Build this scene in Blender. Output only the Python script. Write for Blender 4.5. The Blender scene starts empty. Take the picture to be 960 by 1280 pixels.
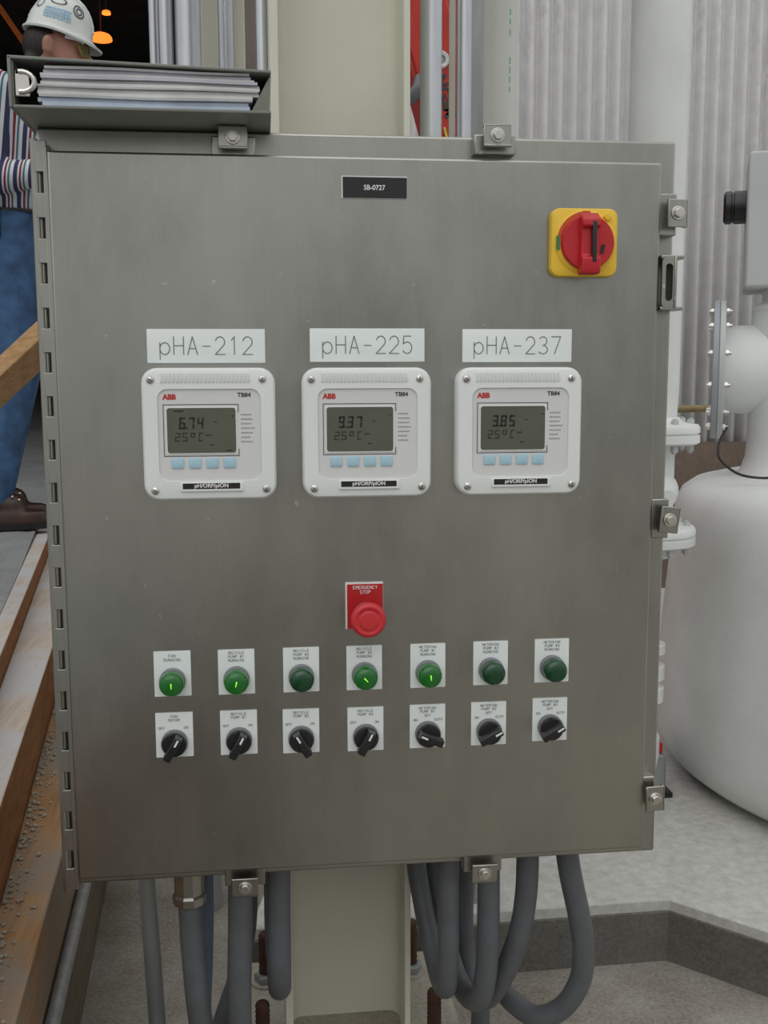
import bpy, math, random
from mathutils import Vector, Matrix
random.seed(7)
S = bpy.context.scene
COL = S.collection
PI = math.pi

# ------------------------------------------------------------------ camera
YAW, PITCH, ROLL = 0.11568, 0.12925, -0.00371
cam_d = bpy.data.cameras.new('camera')
cam = bpy.data.objects.new('camera', cam_d); COL.objects.link(cam)
fw = Vector((math.sin(YAW)*math.cos(PITCH), math.cos(YAW)*math.cos(PITCH), -math.sin(PITCH)))
rt = Vector((math.cos(YAW), -math.sin(YAW), 0)); up = rt.cross(fw)
rt2 = math.cos(ROLL)*rt + math.sin(ROLL)*up; up2 = -math.sin(ROLL)*rt + math.cos(ROLL)*up
M4 = Matrix.Identity(4)
for i in range(3):
    M4[i][0], M4[i][1], M4[i][2] = rt2[i], up2[i], -fw[i]
M4.translation = Vector((-0.1161, -1.1683, 1.0912))
cam.matrix_world = M4
cam_d.sensor_fit = 'VERTICAL'; cam_d.sensor_height = 24.0; cam_d.lens = 24.0*1300/1280
cam_d.clip_start = 0.02; cam_d.clip_end = 200
S.camera = cam

# ------------------------------------------------------------------ sky and exposure
w = bpy.data.worlds.new('overcast_sky'); S.world = w; w.use_nodes = True
nt = w.node_tree; nt.nodes.clear()
wo = nt.nodes.new('ShaderNodeOutputWorld'); bg = nt.nodes.new('ShaderNodeBackground')
tc = nt.nodes.new('ShaderNodeTexCoord'); sx = nt.nodes.new('ShaderNodeSeparateXYZ')
rp = nt.nodes.new('ShaderNodeValToRGB')
rp.color_ramp.elements[0].position = 0.0; rp.color_ramp.elements[0].color = (0.40, 0.41, 0.41, 1)
rp.color_ramp.elements[1].position = 1.0; rp.color_ramp.elements[1].color = (1.0, 1.02, 1.03, 1)
nt.links.new(tc.outputs['Generated'], sx.inputs[0]); nt.links.new(sx.outputs['Z'], rp.inputs[0])
nt.links.new(rp.outputs[0], bg.inputs[0]); bg.inputs[1].default_value = 1.0
nt.links.new(bg.outputs[0], wo.inputs[0])
sun_d = bpy.data.lights.new('hazy_sun_offscreen', 'SUN'); sun_d.energy = 0.55; sun_d.angle = math.radians(60); sun_d.color = (1, 0.97, 0.92)
sun = bpy.data.objects.new('hazy_sun_offscreen', sun_d); COL.objects.link(sun)
sun.rotation_euler = (math.radians(38), math.radians(-18), 0); sun.location = (-2, -3, 6)
S.view_settings.view_transform = 'Standard'; S.view_settings.look = 'None'
S.view_settings.gamma = 1.0; S.view_settings.use_curve_mapping = False
S.view_settings.exposure = 0.10

# ------------------------------------------------------------------ materials
def _nodes(name):
    m = bpy.data.materials.new(name); m.use_nodes = True
    t = m.node_tree; b = t.nodes['Principled BSDF']
    return m, t, b
def noise(t, scale, detail=4, rough=.55, stretch=None, seed=0):
    c = t.nodes.new('ShaderNodeTexCoord'); mp = t.nodes.new('ShaderNodeMapping')
    t.links.new(c.outputs['Object'], mp.inputs[0])
    mp.inputs['Location'].default_value = (seed*1.7, seed*2.3, seed*.9)
    if stretch: mp.inputs['Scale'].default_value = stretch
    n = t.nodes.new('ShaderNodeTexNoise'); n.inputs['Scale'].default_value = scale
    n.inputs['Detail'].default_value = detail; n.inputs['Roughness'].default_value = rough
    t.links.new(mp.outputs[0], n.inputs[0])
    return n.outputs['Fac']
def ramp(t, fac, stops):
    r = t.nodes.new('ShaderNodeValToRGB'); e = r.color_ramp.elements
    while len(e) < len(stops): e.new(.5)
    for q, (p, c) in zip(e, stops):
        q.position = p; q.color = (c[0], c[1], c[2], 1) if not isinstance(c, float) else (c, c, c, 1)
    t.links.new(fac, r.inputs[0]); return r.outputs[0]
def mix(t, fac, a, b, mode='MIX'):
    m = t.nodes.new('ShaderNodeMix'); m.data_type = 'RGBA'; m.blend_type = mode
    if isinstance(fac, (int, float)): m.inputs['Factor'].default_value = fac
    else: t.links.new(fac, m.inputs['Factor'])
    for v, s in ((a, m.inputs[6]), (b, m.inputs[7])):
        if isinstance(v, tuple): s.default_value = (v[0], v[1], v[2], 1)
        else: t.links.new(v, s)
    return m.outputs[2]
def bump(t, b, h, strength=.3, dist=.01):
    n = t.nodes.new('ShaderNodeBump'); n.inputs['Strength'].default_value = strength; n.inputs['Distance'].default_value = dist
    t.links.new(h, n.inputs['Height']); t.links.new(n.outputs[0], b.inputs['Normal'])
def mat(name, col, rough=.5, metal=0., var=.12, scale=25, spec=.5, bmp=0., coat=0., emit=None, stretch=None, trans=0.):
    m, t, b = _nodes(name)
    f = noise(t, scale, stretch=stretch)
    lo = tuple(c*(1-var) for c in col); hi = tuple(min(1, c*(1+var)) for c in col)
    t.links.new(ramp(t, f, [(.3, lo), (.7, hi)]), b.inputs['Base Color'])
    b.inputs['Roughness'].default_value = rough; b.inputs['Metallic'].default_value = metal
    b.inputs['Specular IOR Level'].default_value = spec; b.inputs['Coat Weight'].default_value = coat
    b.inputs['Transmission Weight'].default_value = trans
    if bmp: bump(t, b, f, bmp, .004)
    if emit: b.inputs['Emission Color'].default_value = (*emit[0], 1); b.inputs['Emission Strength'].default_value = emit[1]
    return m
def m_steel(name, base=(.50, .485, .445), r0=.30, r1=.46, grain=True):
    m, t, b = _nodes(name)
    big = noise(t, 2.6, 6, .62, (1.8, 1, .9)); fine = noise(t, 26, 4, .6, (14, 14, .25), 3)
    sm = noise(t, 5, 2, .5, (1, 1, .6), 5)
    c = mix(t, .30, ramp(t, big, [(.34, tuple(v*.70 for v in base)), (.50, base), (.66, tuple(v*1.22 for v in base))]), ramp(t, fine, [(.3, tuple(v*.92 for v in base)), (.7, tuple(v*1.07 for v in base))]))
    sp = noise(t, 70, 2, .5, None, 9)
    c = mix(t, ramp(t, sp, [(.735, 0.), (.76, .5)]), c, (.66, .65, .62))
    t.links.new(c, b.inputs['Base Color'])
    t.links.new(ramp(t, sm, [(.3, r0), (.72, r1)]), b.inputs['Roughness'])
    b.inputs['Metallic'].default_value = 1
    b.inputs['Anisotropic'].default_value = .55
    tg = t.nodes.new('ShaderNodeTangent'); tg.direction_type = 'RADIAL'; tg.axis = 'Z'
    t.links.new(tg.outputs[0], b.inputs['Tangent'])
    if grain: bump(t, b, fine, .03, .0015)
    return m
def m_concrete(name, a, c, d, scale=4, bmp=.35, rough=.9):
    m, t, b = _nodes(name)
    n1 = noise(t, scale, 8, .65); n2 = noise(t, scale*.35, 4, .6, None, 4); n3 = noise(t, scale*22, 4, .7, None, 7)
    x = mix(t, ramp(t, n2, [(.38, 0.), (.64, 1.)]), ramp(t, n1, [(.3, a), (.7, c)]), ramp(t, n1, [(.3, d), (.7, a)]))
    x = mix(t, .35, x, ramp(t, n3, [(.3, tuple(v*.55 for v in a)), (.7, tuple(min(1, v*1.25) for v in c))]))
    t.links.new(x, b.inputs['Base Color']); b.inputs['Roughness'].default_value = rough
    b.inputs['Specular IOR Level'].default_value = .25
    h = mix(t, .5, n1, n3); bump(t, b, h, bmp, .01)
    return m
def m_wood(name, a, c, stain=None, along='Y'):
    m, t, b = _nodes(name)
    st = {'Y': (9, .6, 9), 'X': (.6, 9, 9), 'Z': (9, 9, .6)}[along]
    g = noise(t, 9, 6, .6, st); g2 = noise(t, 5, 5, .6, None, 2)
    x = ramp(t, g, [(.3, a), (.7, c)])
    if stain: x = mix(t, ramp(t, g2, [(.42, 0.), (.58, 1.)]), x, stain)
    sp = noise(t, 60, 3, .6, None, 5)
    x = mix(t, ramp(t, sp, [(.66, 0.), (.74, .55)]), x, (.10, .06, .035))
    t.links.new(x, b.inputs['Base Color']); b.inputs['Roughness'].default_value = .85
    b.inputs['Specular IOR Level'].default_value = .2
    bump(t, b, g, .35, .004)
    return m
STB = (.385, .38, .345)
STEEL = m_steel('brushed_stainless', STB, .29, .40)
STEEL2 = m_steel('bright_stainless', STB, .22, .32, False)
STEELB = m_steel('hinge_stainless', STB, .36, .5, False)
GALV = mat('galvanised_steel', (.56, .575, .60), .36, .85, .14, 14, stretch=(3, 3, .4))
GALVD = mat('dull_conduit', (.33, .345, .345), .45, .5, .14, 14, stretch=(3, 3, .5))
CHROME = mat('screw_metal', (.60, .58, .54), .25, 1., .12, 60)
DARKSLOT = mat('dark_rubber_gap', (.02, .02, .018), .7, 0, .1)
CREAM = mat('cream_paint', (.65, .645, .545), .55, 0, .05, 6, bmp=.03)
CREAML = CREAM
PLATE = mat('white_engraving_plastic', (.80, .85, .83), .35, 0, .02, 10)
PLATEG = mat('engraved_grey', (.16, .18, .175), .6)
PLATEL = mat('engraved_light_grey', (.17, .185, .18), .6)
METERW = mat('meter_housing_plastic', (.80, .83, .81), .42, 0, .02, 15)
METERP = mat('meter_membrane', (.70, .70, .695), .38, 0, .02, 15)
BTN = mat('pale_blue_key', (.40, .60, .70), .45, 0, .04)
RED_T = mat('red_print', (.52, .035, .03), .5)
INK = mat('dark_grey_print', (.06, .06, .06), .5)
INKL = mat('grey_print', (.30, .30, .30), .5)
BLACKP = mat('black_plastic', (.012, .012, .014), .3, 0, .15, 30, coat=.15)
BLACKM = mat('black_label', (.012, .012, .012), .45)
WHITE_T = mat('white_print', (.75, .75, .75), .5)
GREYCOL = mat('grey_collar', (.16, .16, .18), .35)
YEL = mat('yellow_plastic', (.86, .56, .045), .42, 0, .06, 12)
REDP = mat('red_plastic', (.52, .014, .022), .38, 0, .06, 12)
REDB = mat('red_button', (.58, .028, .035), .42, 0, .05, 12)
REDPL = mat('red_plate', (.46, .008, .012), .4)
ORANGEP = mat('orange_red_dial', (.62, .10, .02), .45)
GREENW = mat('green_window', (.07, .24, .07), .4)
LENS_OFF = mat('green_lens_dark', (.003, .055, .018), .14, 0, .15, 60, coat=.3)
LENS_ON = mat('green_lens_glowing', (.004, .085, .014), .14, 0, .15, 60, coat=.3, emit=((.02, .30, .01), .10))
CORE_ON = mat('lit_filament', (.25, .9, .1), .4, emit=((.35, 1., .05), .55))
FLEX = mat('grey_flex_conduit', (.115, .123, .134), .5, 0, .10, 30)
FLEXB = mat('blue_grey_flex', (.15, .21, .28), .5, 0, .10, 30)
RUST = mat('rusty_bolt', (.07, .03, .018), .8, .2, .4, 60, bmp=.3)
PVC = mat('cream_pvc', (.60, .60, .55), .4, 0, .04, 4)
TEAL = mat('teal_print', (.03, .35, .36), .5)
REDM = mat('red_machine_paint', (.55, .035, .02), .4, 0, .12, 5)
YELM = mat('yellow_paint', (.75, .62, .10), .5)
FRP = mat('white_frp', (.74, .755, .735), .45, 0, .07, 7, bmp=.08)
FRPB = mat('grey_box_paint', (.52, .545, .54), .5, 0, .04, 6)
FRPL = mat('blind_flange_blue', (.34, .37, .40), .45, 0, .1, 6)
BRASS = mat('tarnished_pipe', (.26, .20, .10), .5, .4, .2)
BINDER = mat('binder_vinyl', (.20, .21, .185), .35, 0, .08, 12)
PAPERS = [mat('paper_white', (.66, .66, .64), .8), mat('paper_bluish', (.50, .58, .70), .8), mat('paper_grey', (.47, .48, .49), .8), mat('paper_lilac', (.52, .52, .58), .8)]
SKIN = mat('skin', (.42, .21, .15), .55, 0, .1, 20)
HAIR = mat('dark_hair', (.018, .014, .012), .6, 0, .5, 80, bmp=.4)
DENIM = mat('blue_denim', (.045, .105, .22), .85, 0, .35, 18, bmp=.25)
BOOT = mat('brown_leather', (.045, .022, .015), .4, 0, .3, 25, bmp=.15)
HATW = mat('hard_hat_white', (.66, .69, .66), .32, 0, .04, 10)
GLASSY = mat('yellow_lens', (.55, .50, .18), .1, 0, .05, 10, trans=.75)
STICKB = mat('blue_sticker_print', (.25, .50, .70), .5)
STICKK = mat('dark_sticker_line', (.06, .06, .08), .5)
LEATHER = mat('black_leather', (.015, .015, .017), .45)
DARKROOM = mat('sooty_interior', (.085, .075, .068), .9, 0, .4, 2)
LAMP_OR = mat('orange_glow', (1, .25, .02), .5, emit=((1, .22, .03), 1.5))
BROWNPOST = mat('brown_post', (.20, .165, .145), .7, 0, .2, 8, stretch=(4, 4, .5))
CON_FLOOR = m_concrete('pit_concrete', (.25, .23, .19), (.45, .43, .385), (.12, .095, .065), 7, .5)
CON_SLAB = m_concrete('slab_concrete', (.52, .52, .49), (.62, .62, .59), (.33, .30, .26), 2.2)
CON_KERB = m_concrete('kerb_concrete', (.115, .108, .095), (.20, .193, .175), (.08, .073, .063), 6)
CON_PAD = m_concrete('grout_pad', (.36, .33, .27), (.50, .48, .42), (.22, .16, .11), 9)
CON_BASE = m_concrete('brown_footing', (.13, .095, .075), (.21, .16, .13), (.09, .065, .05), 5)
GROUND = m_concrete('grey_rubble_ground', (.25, .26, .265), (.36, .37, .375), (.17, .17, .17), 7, .8)
W_BROWN = m_wood('brown_timber', (.20, .085, .032), (.34, .165, .07))
W_ORANGE = m_wood('dusty_timber', (.27, .14, .062), (.40, .25, .13), (.27, .22, .17))
W_PALE = m_wood('cement_stained_plank', (.42, .34, .27), (.53, .46, .40), (.47, .46, .46))
W_TAN = m_wood('tan_timber', (.34, .19, .085), (.50, .32, .17), None, 'X')
W_GREEN = m_wood('weathered_board', (.14, .115, .075), (.21, .18, .125))
# corrugated sheet: pale grey with dirt
def m_sheet():
    m, t, b = _nodes('corrugated_sheet')
    n1 = noise(t, 14, 6, .7); n2 = noise(t, 1.3, 4, .6, (1, 1, .5), 2); n3 = noise(t, 45, 3, .6, (1, 1, .35), 5)
    c = ramp(t, n1, [(.3, (.58, .575, .575)), (.7, (.68, .675, .68))])
    dirt = mix(t, ramp(t, n2, [(.50, 0.), (.66, .6)]), (0., 0., 0.), ramp(t, n3, [(.46, 0.), (.56, 1.)]))
    c = mix(t, dirt, c, (.40, .38, .33))
    t.links.new(c, b.inputs['Base Color']); b.inputs['Roughness'].default_value = .6
    return m
SHEET = m_sheet()
def m_shirt():
    m, t, b = _nodes('striped_cotton')
    c = t.nodes.new('ShaderNodeTexCoord'); s = t.nodes.new('ShaderNodeSeparateXYZ'); t.links.new(c.outputs['Object'], s.inputs[0])
    a = t.nodes.new('ShaderNodeMath'); a.operation = 'MULTIPLY_ADD'; a.inputs[1].default_value = -.12
    t.links.new(s.outputs['Z'], a.inputs[0]); t.links.new(s.outputs['X'], a.inputs[2])
    k = t.nodes.new('ShaderNodeMath'); k.operation = 'MULTIPLY'; k.inputs[1].default_value = 22; t.links.new(a.outputs[0], k.inputs[0])
    f = t.nodes.new('ShaderNodeMath'); f.operation = 'FRACT'; t.links.new(k.outputs[0], f.inputs[0])
    r = t.nodes.new('ShaderNodeValToRGB'); r.color_ramp.interpolation = 'CONSTANT'; e = r.color_ramp.elements
    st = [(0, (.62, .63, .66)), (.22, (.03, .035, .10)), (.50, (.60, .62, .64)), (.62, (.20, .02, .05)), (.76, (.62, .63, .66)), (.86, (.05, .16, .20))]
    while len(e) < len(st): e.new(.9)
    for q, (p, cc) in zip(e, st): q.position = p; q.color = (*cc, 1)
    t.links.new(f.outputs[0], r.inputs[0]); t.links.new(r.outputs[0], b.inputs['Base Color']); b.inputs['Roughness'].default_value = .85
    return m
SHIRT = m_shirt()
def m_lcd(name, col):
    m, t, b = _nodes(name)
    f = noise(t, 30, 3); t.links.new(ramp(t, f, [(.3, tuple(v*.9 for v in col)), (.7, col)]), b.inputs['Base Color'])
    b.inputs['Roughness'].default_value = .12; b.inputs['Coat Weight'].default_value = .2; b.inputs['Coat Roughness'].default_value = .05
    return m
LCD = [m_lcd('lcd_grey_green', (.105, .108, .075))]*3
SEG = [mat('lcd_segment', (.016, .016, .013), .3)]*3

# ------------------------------------------------------------------ mesh helpers
class MB:
    def __init__(s): s.v = []; s.f = []
    def add(s, vs, fs):
        o = len(s.v); s.v += [tuple(v) for v in vs]; s.f += [tuple(i+o for i in f) for f in fs]; return s
    def box(s, x0, x1, y0, y1, z0, z1):
        vs = [(x, y, z) for x in (x0, x1) for y in (y0, y1) for z in (z0, z1)]
        return s.add(vs, [(0, 1, 3, 2), (4, 6, 7, 5), (0, 4, 5, 1), (2, 3, 7, 6), (0, 2, 6, 4), (1, 5, 7, 3)])
    def loops(s, L, cap0=True, cap1=True):
        n = len(L[0]); vs = [p for l in L for p in l]; fs = []
        for k in range(len(L)-1):
            for i in range(n):
                j = (i+1) % n; fs.append((k*n+i, k*n+j, (k+1)*n+j, (k+1)*n+i))
        if cap0: fs.append(tuple(range(n-1, -1, -1)))
        if cap1: fs.append(tuple((len(L)-1)*n+i for i in range(n)))
        return s.add(vs, fs)
    def lathe(s, prof, origin=(0, 0, 0), axis=(0, 0, 1), n=32, squash=None):
        a = Vector(axis).normalized(); q = a.to_track_quat('Z', 'Y'); o = Vector(origin); L = []
        for r, h in prof:
            l = []
            for i in range(n):
                t = 2*PI*i/n; p = Vector((r*math.cos(t), r*math.sin(t), h))
                l.append(o + q @ p)
            L.append(l)
        return s.loops(L)
    def cyl(s, p0, p1, r, n=20, r1=None):
        d = Vector(p1)-Vector(p0); return s.lathe([(r, 0), (r if r1 is None else r1, d.length)], p0, d, n)
    def tube(s, pts, r, n=14, rad=None):
        P = [Vector(p) for p in pts]; L = []; u = None
        for i, p in enumerate(P):
            t = (P[min(i+1, len(P)-1)]-P[max(i-1, 0)]).normalized()
            if u is None: u = t.orthogonal().normalized()
            else:
                u = u - t*u.dot(t); u.normalize()
            v = t.cross(u); rr = rad[i] if rad else r
            L.append([p + (u*math.cos(2*PI*k/n) + v*math.sin(2*PI*k/n))*rr for k in range(n)])
        return s.loops(L)
    def sphere(s, c, rx, ry=None, rz=None, n=20, m=12):
        ry = ry or rx; rz = rz or rx; L = []
        for j in range(m+1):
            a = -PI/2 + PI*(j*.996+.002*m)/m if m else 0
            L.append([(c[0]+rx*math.cos(a)*math.cos(2*PI*i/n), c[1]+ry*math.cos(a)*math.sin(2*PI*i/n), c[2]+rz*math.sin(a)) for i in range(n)])
        return s.loops(L)
    def capsule(s, p0, r0, p1, r1, n=16):
        d = (Vector(p1)-Vector(p0)).length; prof = []
        for k in range(6): a = PI/2*(1-k/6)*.98; prof.append((r0*math.cos(a), -r0*math.sin(a)))
        for k in range(7): a = PI/2*k/6*.98; prof.append((r1*math.cos(a), d+r1*math.sin(a)))
        return s.lathe(prof, p0, Vector(p1)-Vector(p0), n)
    def poly(s, pts): return s.add(pts, [tuple(range(len(pts)))])
    def beam(s, p0, p1, w, h, upv=(0, 0, 1)):
        p0 = Vector(p0); p1 = Vector(p1); d = (p1-p0).normalized(); side = d.cross(Vector(upv)).normalized(); u = side.cross(d)
        return s.loops([[p + side*a*w/2 + u*b*h/2 for a, b in ((-1, -1), (1, -1), (1, 1), (-1, 1))] for p in (p0, p1)])
    def xf(s, m):
        s.v = [tuple(m @ Vector(v)) for v in s.v]; return s
    def build(s, name, material, parent=None, bevel=0, seg=2, angle=38, world=False):
        off = Vector(parent.location) if (world and parent) else Vector((0, 0, 0))
        me = bpy.data.meshes.new(name)
        me.from_pydata([tuple(Vector(v)-off) for v in s.v], [], s.f)
        import bmesh
        b = bmesh.new(); b.from_mesh(me); bmesh.ops.recalc_face_normals(b, faces=b.faces[:]); b.to_mesh(me); b.free()
        me.materials.append(material)
        for p in me.polygons: p.use_smooth = True
        me.set_sharp_from_angle(angle=math.radians(angle))
        o = bpy.data.objects.new(name, me); COL.objects.link(o)
        if parent: o.parent = parent
        if bevel:
            md = o.modifiers.new('bevel', 'BEVEL'); md.width = bevel; md.segments = seg; md.limit_method = 'ANGLE'; md.angle_limit = math.radians(40)
            md.harden_normals = False
        return o
def tag(o, label=None, cat=None, group=None, kind=None):
    if label: o['label'] = label
    if cat: o['category'] = cat
    if group: o['group'] = group
    if kind: o['kind'] = kind
    return o
def thing(name, label, cat, loc=(0, 0, 0), group=None):
    o = bpy.data.objects.new(name, None); COL.objects.link(o); o.location = loc; o.empty_display_size = .05
    return tag(o, label, cat, group)
def rrect(w, h, r, y, cx=0, cz=0, n=6):
    pts = []
    for sx_, sz_, a0 in ((1, 1, 0), (-1, 1, PI/2), (-1, -1, PI), (1, -1, 3*PI/2)):
        for k in range(n+1):
            a = a0 + PI/2*k/n
            pts.append((cx+sx_*(w/2-r)+r*math.cos(a), y, cz+sz_*(h/2-r)+r*math.sin(a)))
    return pts
def rplate(w, h, r, y0, y1, cx=0, cz=0, edge=0):
    L = [rrect(w, h, r, y0, cx, cz)]
    if edge: L += [rrect(w, h, r, y1+edge, cx, cz), rrect(w-edge*.7, h-edge*.7, max(r-edge*.35, 1e-4), y1+edge*.3, cx, cz), rrect(w-2*edge, h-2*edge, max(r-edge, 1e-4), y1, cx, cz)]
    else: L += [rrect(w, h, r, y1, cx, cz)]
    return MB().loops(L)
def catmull(pts, n=8):
    P = [Vector(p) for p in pts]; P = [P[0]*2-P[1]] + P + [P[-1]*2-P[-2]]; out = []
    for i in range(1, len(P)-2):
        for k in range(n):
            t = k/n; a, b, c, d = P[i-1], P[i], P[i+1], P[i+2]
            out.append(.5*((2*b)+(c-a)*t+(2*a-5*b+4*c-d)*t*t+(3*b-a-3*c+d)*t**3))
    out.append(P[-2]); return out
# single-stroke engraving font, cell 4 wide x 6 high
def arc(cx, cy, rx, ry, a0, a1, n=10): return [(cx+rx*math.cos(math.radians(a0+(a1-a0)*k/n)), cy+ry*math.sin(math.radians(a0+(a1-a0)*k/n))) for k in range(n+1)]
GL = {
 'A': [[(0, 0), (2, 6), (4, 0)], [(.7, 2), (3.3, 2)]], 'B': [[(0, 0), (0, 6), (2.4, 6)] + arc(2.4, 4.6, 1.4, 1.4, 90, -90) + [(0, 3.2)], [(2.4, 3.2)] + arc(2.4, 1.6, 1.6, 1.6, 90, -90) + [(0, 0)]],
 'C': [arc(2, 3, 2, 3, 50, 310, 16)], 'E': [[(4, 0), (0, 0), (0, 6), (4, 6)], [(0, 3), (3, 3)]], 'F': [[(0, 0), (0, 6), (4, 6)], [(0, 3), (3, 3)]],
 'G': [arc(2, 3, 2, 3, 50, 350, 16) + [(2.4, 2.5)]], 'H': [[(0, 0), (0, 6)], [(4, 0), (4, 6)], [(0, 3), (4, 3)]], 'I': [[(2, 0), (2, 6)], [(1, 6), (3, 6)], [(1, 0), (3, 0)]],
 'L': [[(0, 6), (0, 0), (4, 0)]], 'M': [[(0, 0), (0, 6), (2, 2.5), (4, 6), (4, 0)]], 'N': [[(0, 0), (0, 6), (4, 0), (4, 6)]], 'O': [arc(2, 3, 2, 3, 0, 360, 20)],
 'P': [[(0, 0), (0, 6), (2.4, 6)] + arc(2.4, 4.5, 1.6, 1.5, 90, -90) + [(0, 3)]], 'R': [[(0, 0), (0, 6), (2.4, 6)] + arc(2.4, 4.5, 1.6, 1.5, 90, -90) + [(0, 3)], [(2, 3), (4, 0)]],
 'S': [arc(2, 4.5, 1.9, 1.5, 40, 270, 10) + arc(2, 1.5, 1.9, 1.5, 90, -140, 10)], 'T': [[(2, 0), (2, 6)], [(0, 6), (4, 6)]], 'U': [[(0, 6), (0, 1.6)] + arc(2, 1.8, 2, 1.8, 180, 360) + [(4, 6)]],
 'Y': [[(0, 6), (2, 3), (4, 6)], [(2, 3), (2, 0)]], '#': [[(1, 0), (1.6, 6)], [(2.6, 0), (3.2, 6)], [(.2, 2), (3.8, 2)], [(.4, 4), (4, 4)]],
 '1': [[(1, 4.8), (2.2, 6), (2.2, 0)]], '2': [arc(2, 4.2, 1.9, 1.8, 165, -30, 12) + [(0, 0), (4, 0)]], '3': [arc(1.9, 4.5, 1.7, 1.5, 150, -90, 12) + arc(1.9, 1.5, 2, 1.5, 90, -150, 12)],
 '5': [[(3.6, 6), (.5, 6), (.2, 3.3)] + arc(1.9, 2, 2, 2, 130, -150, 14)], '7': [[(0, 6), (4, 6), (1.4, 0)]], '-': [[(.6, 2.8), (3.6, 2.8)]],
 'p': [[(0, -1.6), (0, 4)], arc(2, 2, 2, 2, 180, -180, 20)], 'D': [[(0, 0), (0, 6), (1.5, 6)] + arc(1.5, 3, 2.5, 3, 90, -90, 12) + [(0, 0)]],
}
def strokes(mb, text, cx, z, h, y, wid=None, sw=None, adv=1.45):
    """engraved text centred on cx, baseline z, on a face looking towards -y"""
    u = h/6; gw = 4*u*(wid or .8); sp = gw*adv; sw = sw or h*.09
    W = sp*(len(text)-1)+gw; x = cx-W/2
    yb_ = y; cnt = 0
    for ch in text:
        for pl in GL.get(ch, []):
            pp = [(x+a/4*gw, z+b*u) for a, b in pl]
            for si, ((ax, az), (bx, bz)) in enumerate(zip(pp, pp[1:])):
                cnt += 1; y = yb_ - .00002*(cnt % 7)   # neighbouring strokes never share a plane
                d = Vector((bx-ax, bz-az)); l = d.length
                if l < 1e-7: continue
                d /= l; nx, nz = -d.y*sw/2, d.x*sw/2; ex, ez = d.x*sw*.35, d.y*sw*.35
                mb.poly([(ax-ex+nx, y, az-ez+nz), (ax-ex-nx, y, az-ez-nz), (bx+ex-nx, y, bz+ez-nz), (bx+ex+nx, y, bz+ez+nz)])
        x += sp
    return mb
SEG7 = {'0': 'abcdef', '2': 'abged', '3': 'abgcd', '4': 'fgbc', '5': 'afgcd', '6': 'afgedc', '7': 'abc', '8': 'abcdefg', '9': 'abcdfg', 'C': 'afed', 'o': 'abgf', '-': 'g'}
def seg7(mb, text, x, z, h, y, w=.55, t=.13, slant=.08):
    gw = h*w; th = h*t
    for ch in text:
        if ch == '.':
            mb.box(x-gw*.32, x-gw*.32+th, y-.0001, y, z, z+th); continue
        for sname in SEG7.get(ch, ''):
            x0, x1, z0, z1 = {'a': (0, gw, h-th, h), 'g': (0, gw, h/2-th/2, h/2+th/2), 'd': (0, gw, 0, th), 'f': (0, th, h/2+th*.3, h-th*.3), 'b': (gw-th, gw, h/2+th*.3, h-th*.3), 'e': (0, th, th*.3, h/2-th*.3), 'c': (gw-th, gw, th*.3, h/2-th*.3)}[sname]
            if sname in 'agd': x0 += th*.3; x1 -= th*.3
            mb.poly([(x+x0+z0*slant, y, z+z0), (x+x1+z0*slant, y, z+z0), (x+x1+z1*slant, y, z+z1), (x+x0+z1*slant, y, z+z1)])
        x += gw*1.45
    return mb
def font_text(name, text, size, material, parent, loc, bold=0., rot=(PI/2, 0, 0), sx=1., space=1.):
    c = bpy.data.curves.new('tmp_text', 'FONT'); c.body = text; c.size = size; c.align_x = 'CENTER'; c.align_y = 'CENTER'; c.offset = bold; c.space_character = space; c.resolution_u = 3
    o = bpy.data.objects.new('tmp_text', c); COL.objects.link(o)
    dg = bpy.context.evaluated_depsgraph_get(); me = bpy.data.meshes.new_from_object(o.evaluated_get(dg))
    bpy.data.objects.remove(o); bpy.data.curves.remove(c)
    me.transform(Matrix.Translation(Vector(loc)) @ Matrix.Rotation(rot[2], 4, 'Z') @ Matrix.Rotation(rot[1], 4, 'Y') @ Matrix.Rotation(rot[0], 4, 'X') @ Matrix.Diagonal((sx, 1, 1, 1)))
    me.name = name; me.materials.clear(); me.materials.append(material)
    o = bpy.data.objects.new(name, me); COL.objects.link(o); o.parent = parent; return o
def struct(name, mb, m, label=None, cat=None, **k):
    o = mb.build(name, m, **k); o['kind'] = 'structure'
    if label: o['label'] = label
    if cat: o['category'] = cat
    return o

# ------------------------------------------------------------------ the setting
fl = MB()
NX, NY = 2, 2
fl.box(-9, 9, -10, 9, -.25, 0)
struct('floor', fl, CON_FLOOR, 'stained grey concrete floor of the shallow pit around the column', 'floor')
# slab with the kerb round the pit
SZ = .121
sl = MB()
poly = [(-.157, .583), (.622, .594), (2.30, -1.10), (8.5, -1.10), (8.5, 8.5), (-.09, 8.5), (-.09, .90)]
sl.loops([[(x, y, -.2) for x, y in poly], [(x, y, SZ-.012) for x, y in poly], [(x, y, SZ) for x, y in poly]])
slab = struct('concrete_slab', sl, CON_SLAB, 'pale concrete slab that carries the white tank, raised above the pit', 'slab', bevel=.004)
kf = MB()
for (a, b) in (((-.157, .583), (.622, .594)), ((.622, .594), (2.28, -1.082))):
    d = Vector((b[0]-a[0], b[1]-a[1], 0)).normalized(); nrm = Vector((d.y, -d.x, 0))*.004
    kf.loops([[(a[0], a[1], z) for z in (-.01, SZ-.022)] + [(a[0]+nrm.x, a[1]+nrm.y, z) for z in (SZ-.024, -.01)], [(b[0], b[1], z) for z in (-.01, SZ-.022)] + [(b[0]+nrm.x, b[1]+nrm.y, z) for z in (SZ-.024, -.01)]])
kf.build('kerb_face', CON_KERB, slab)
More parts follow.
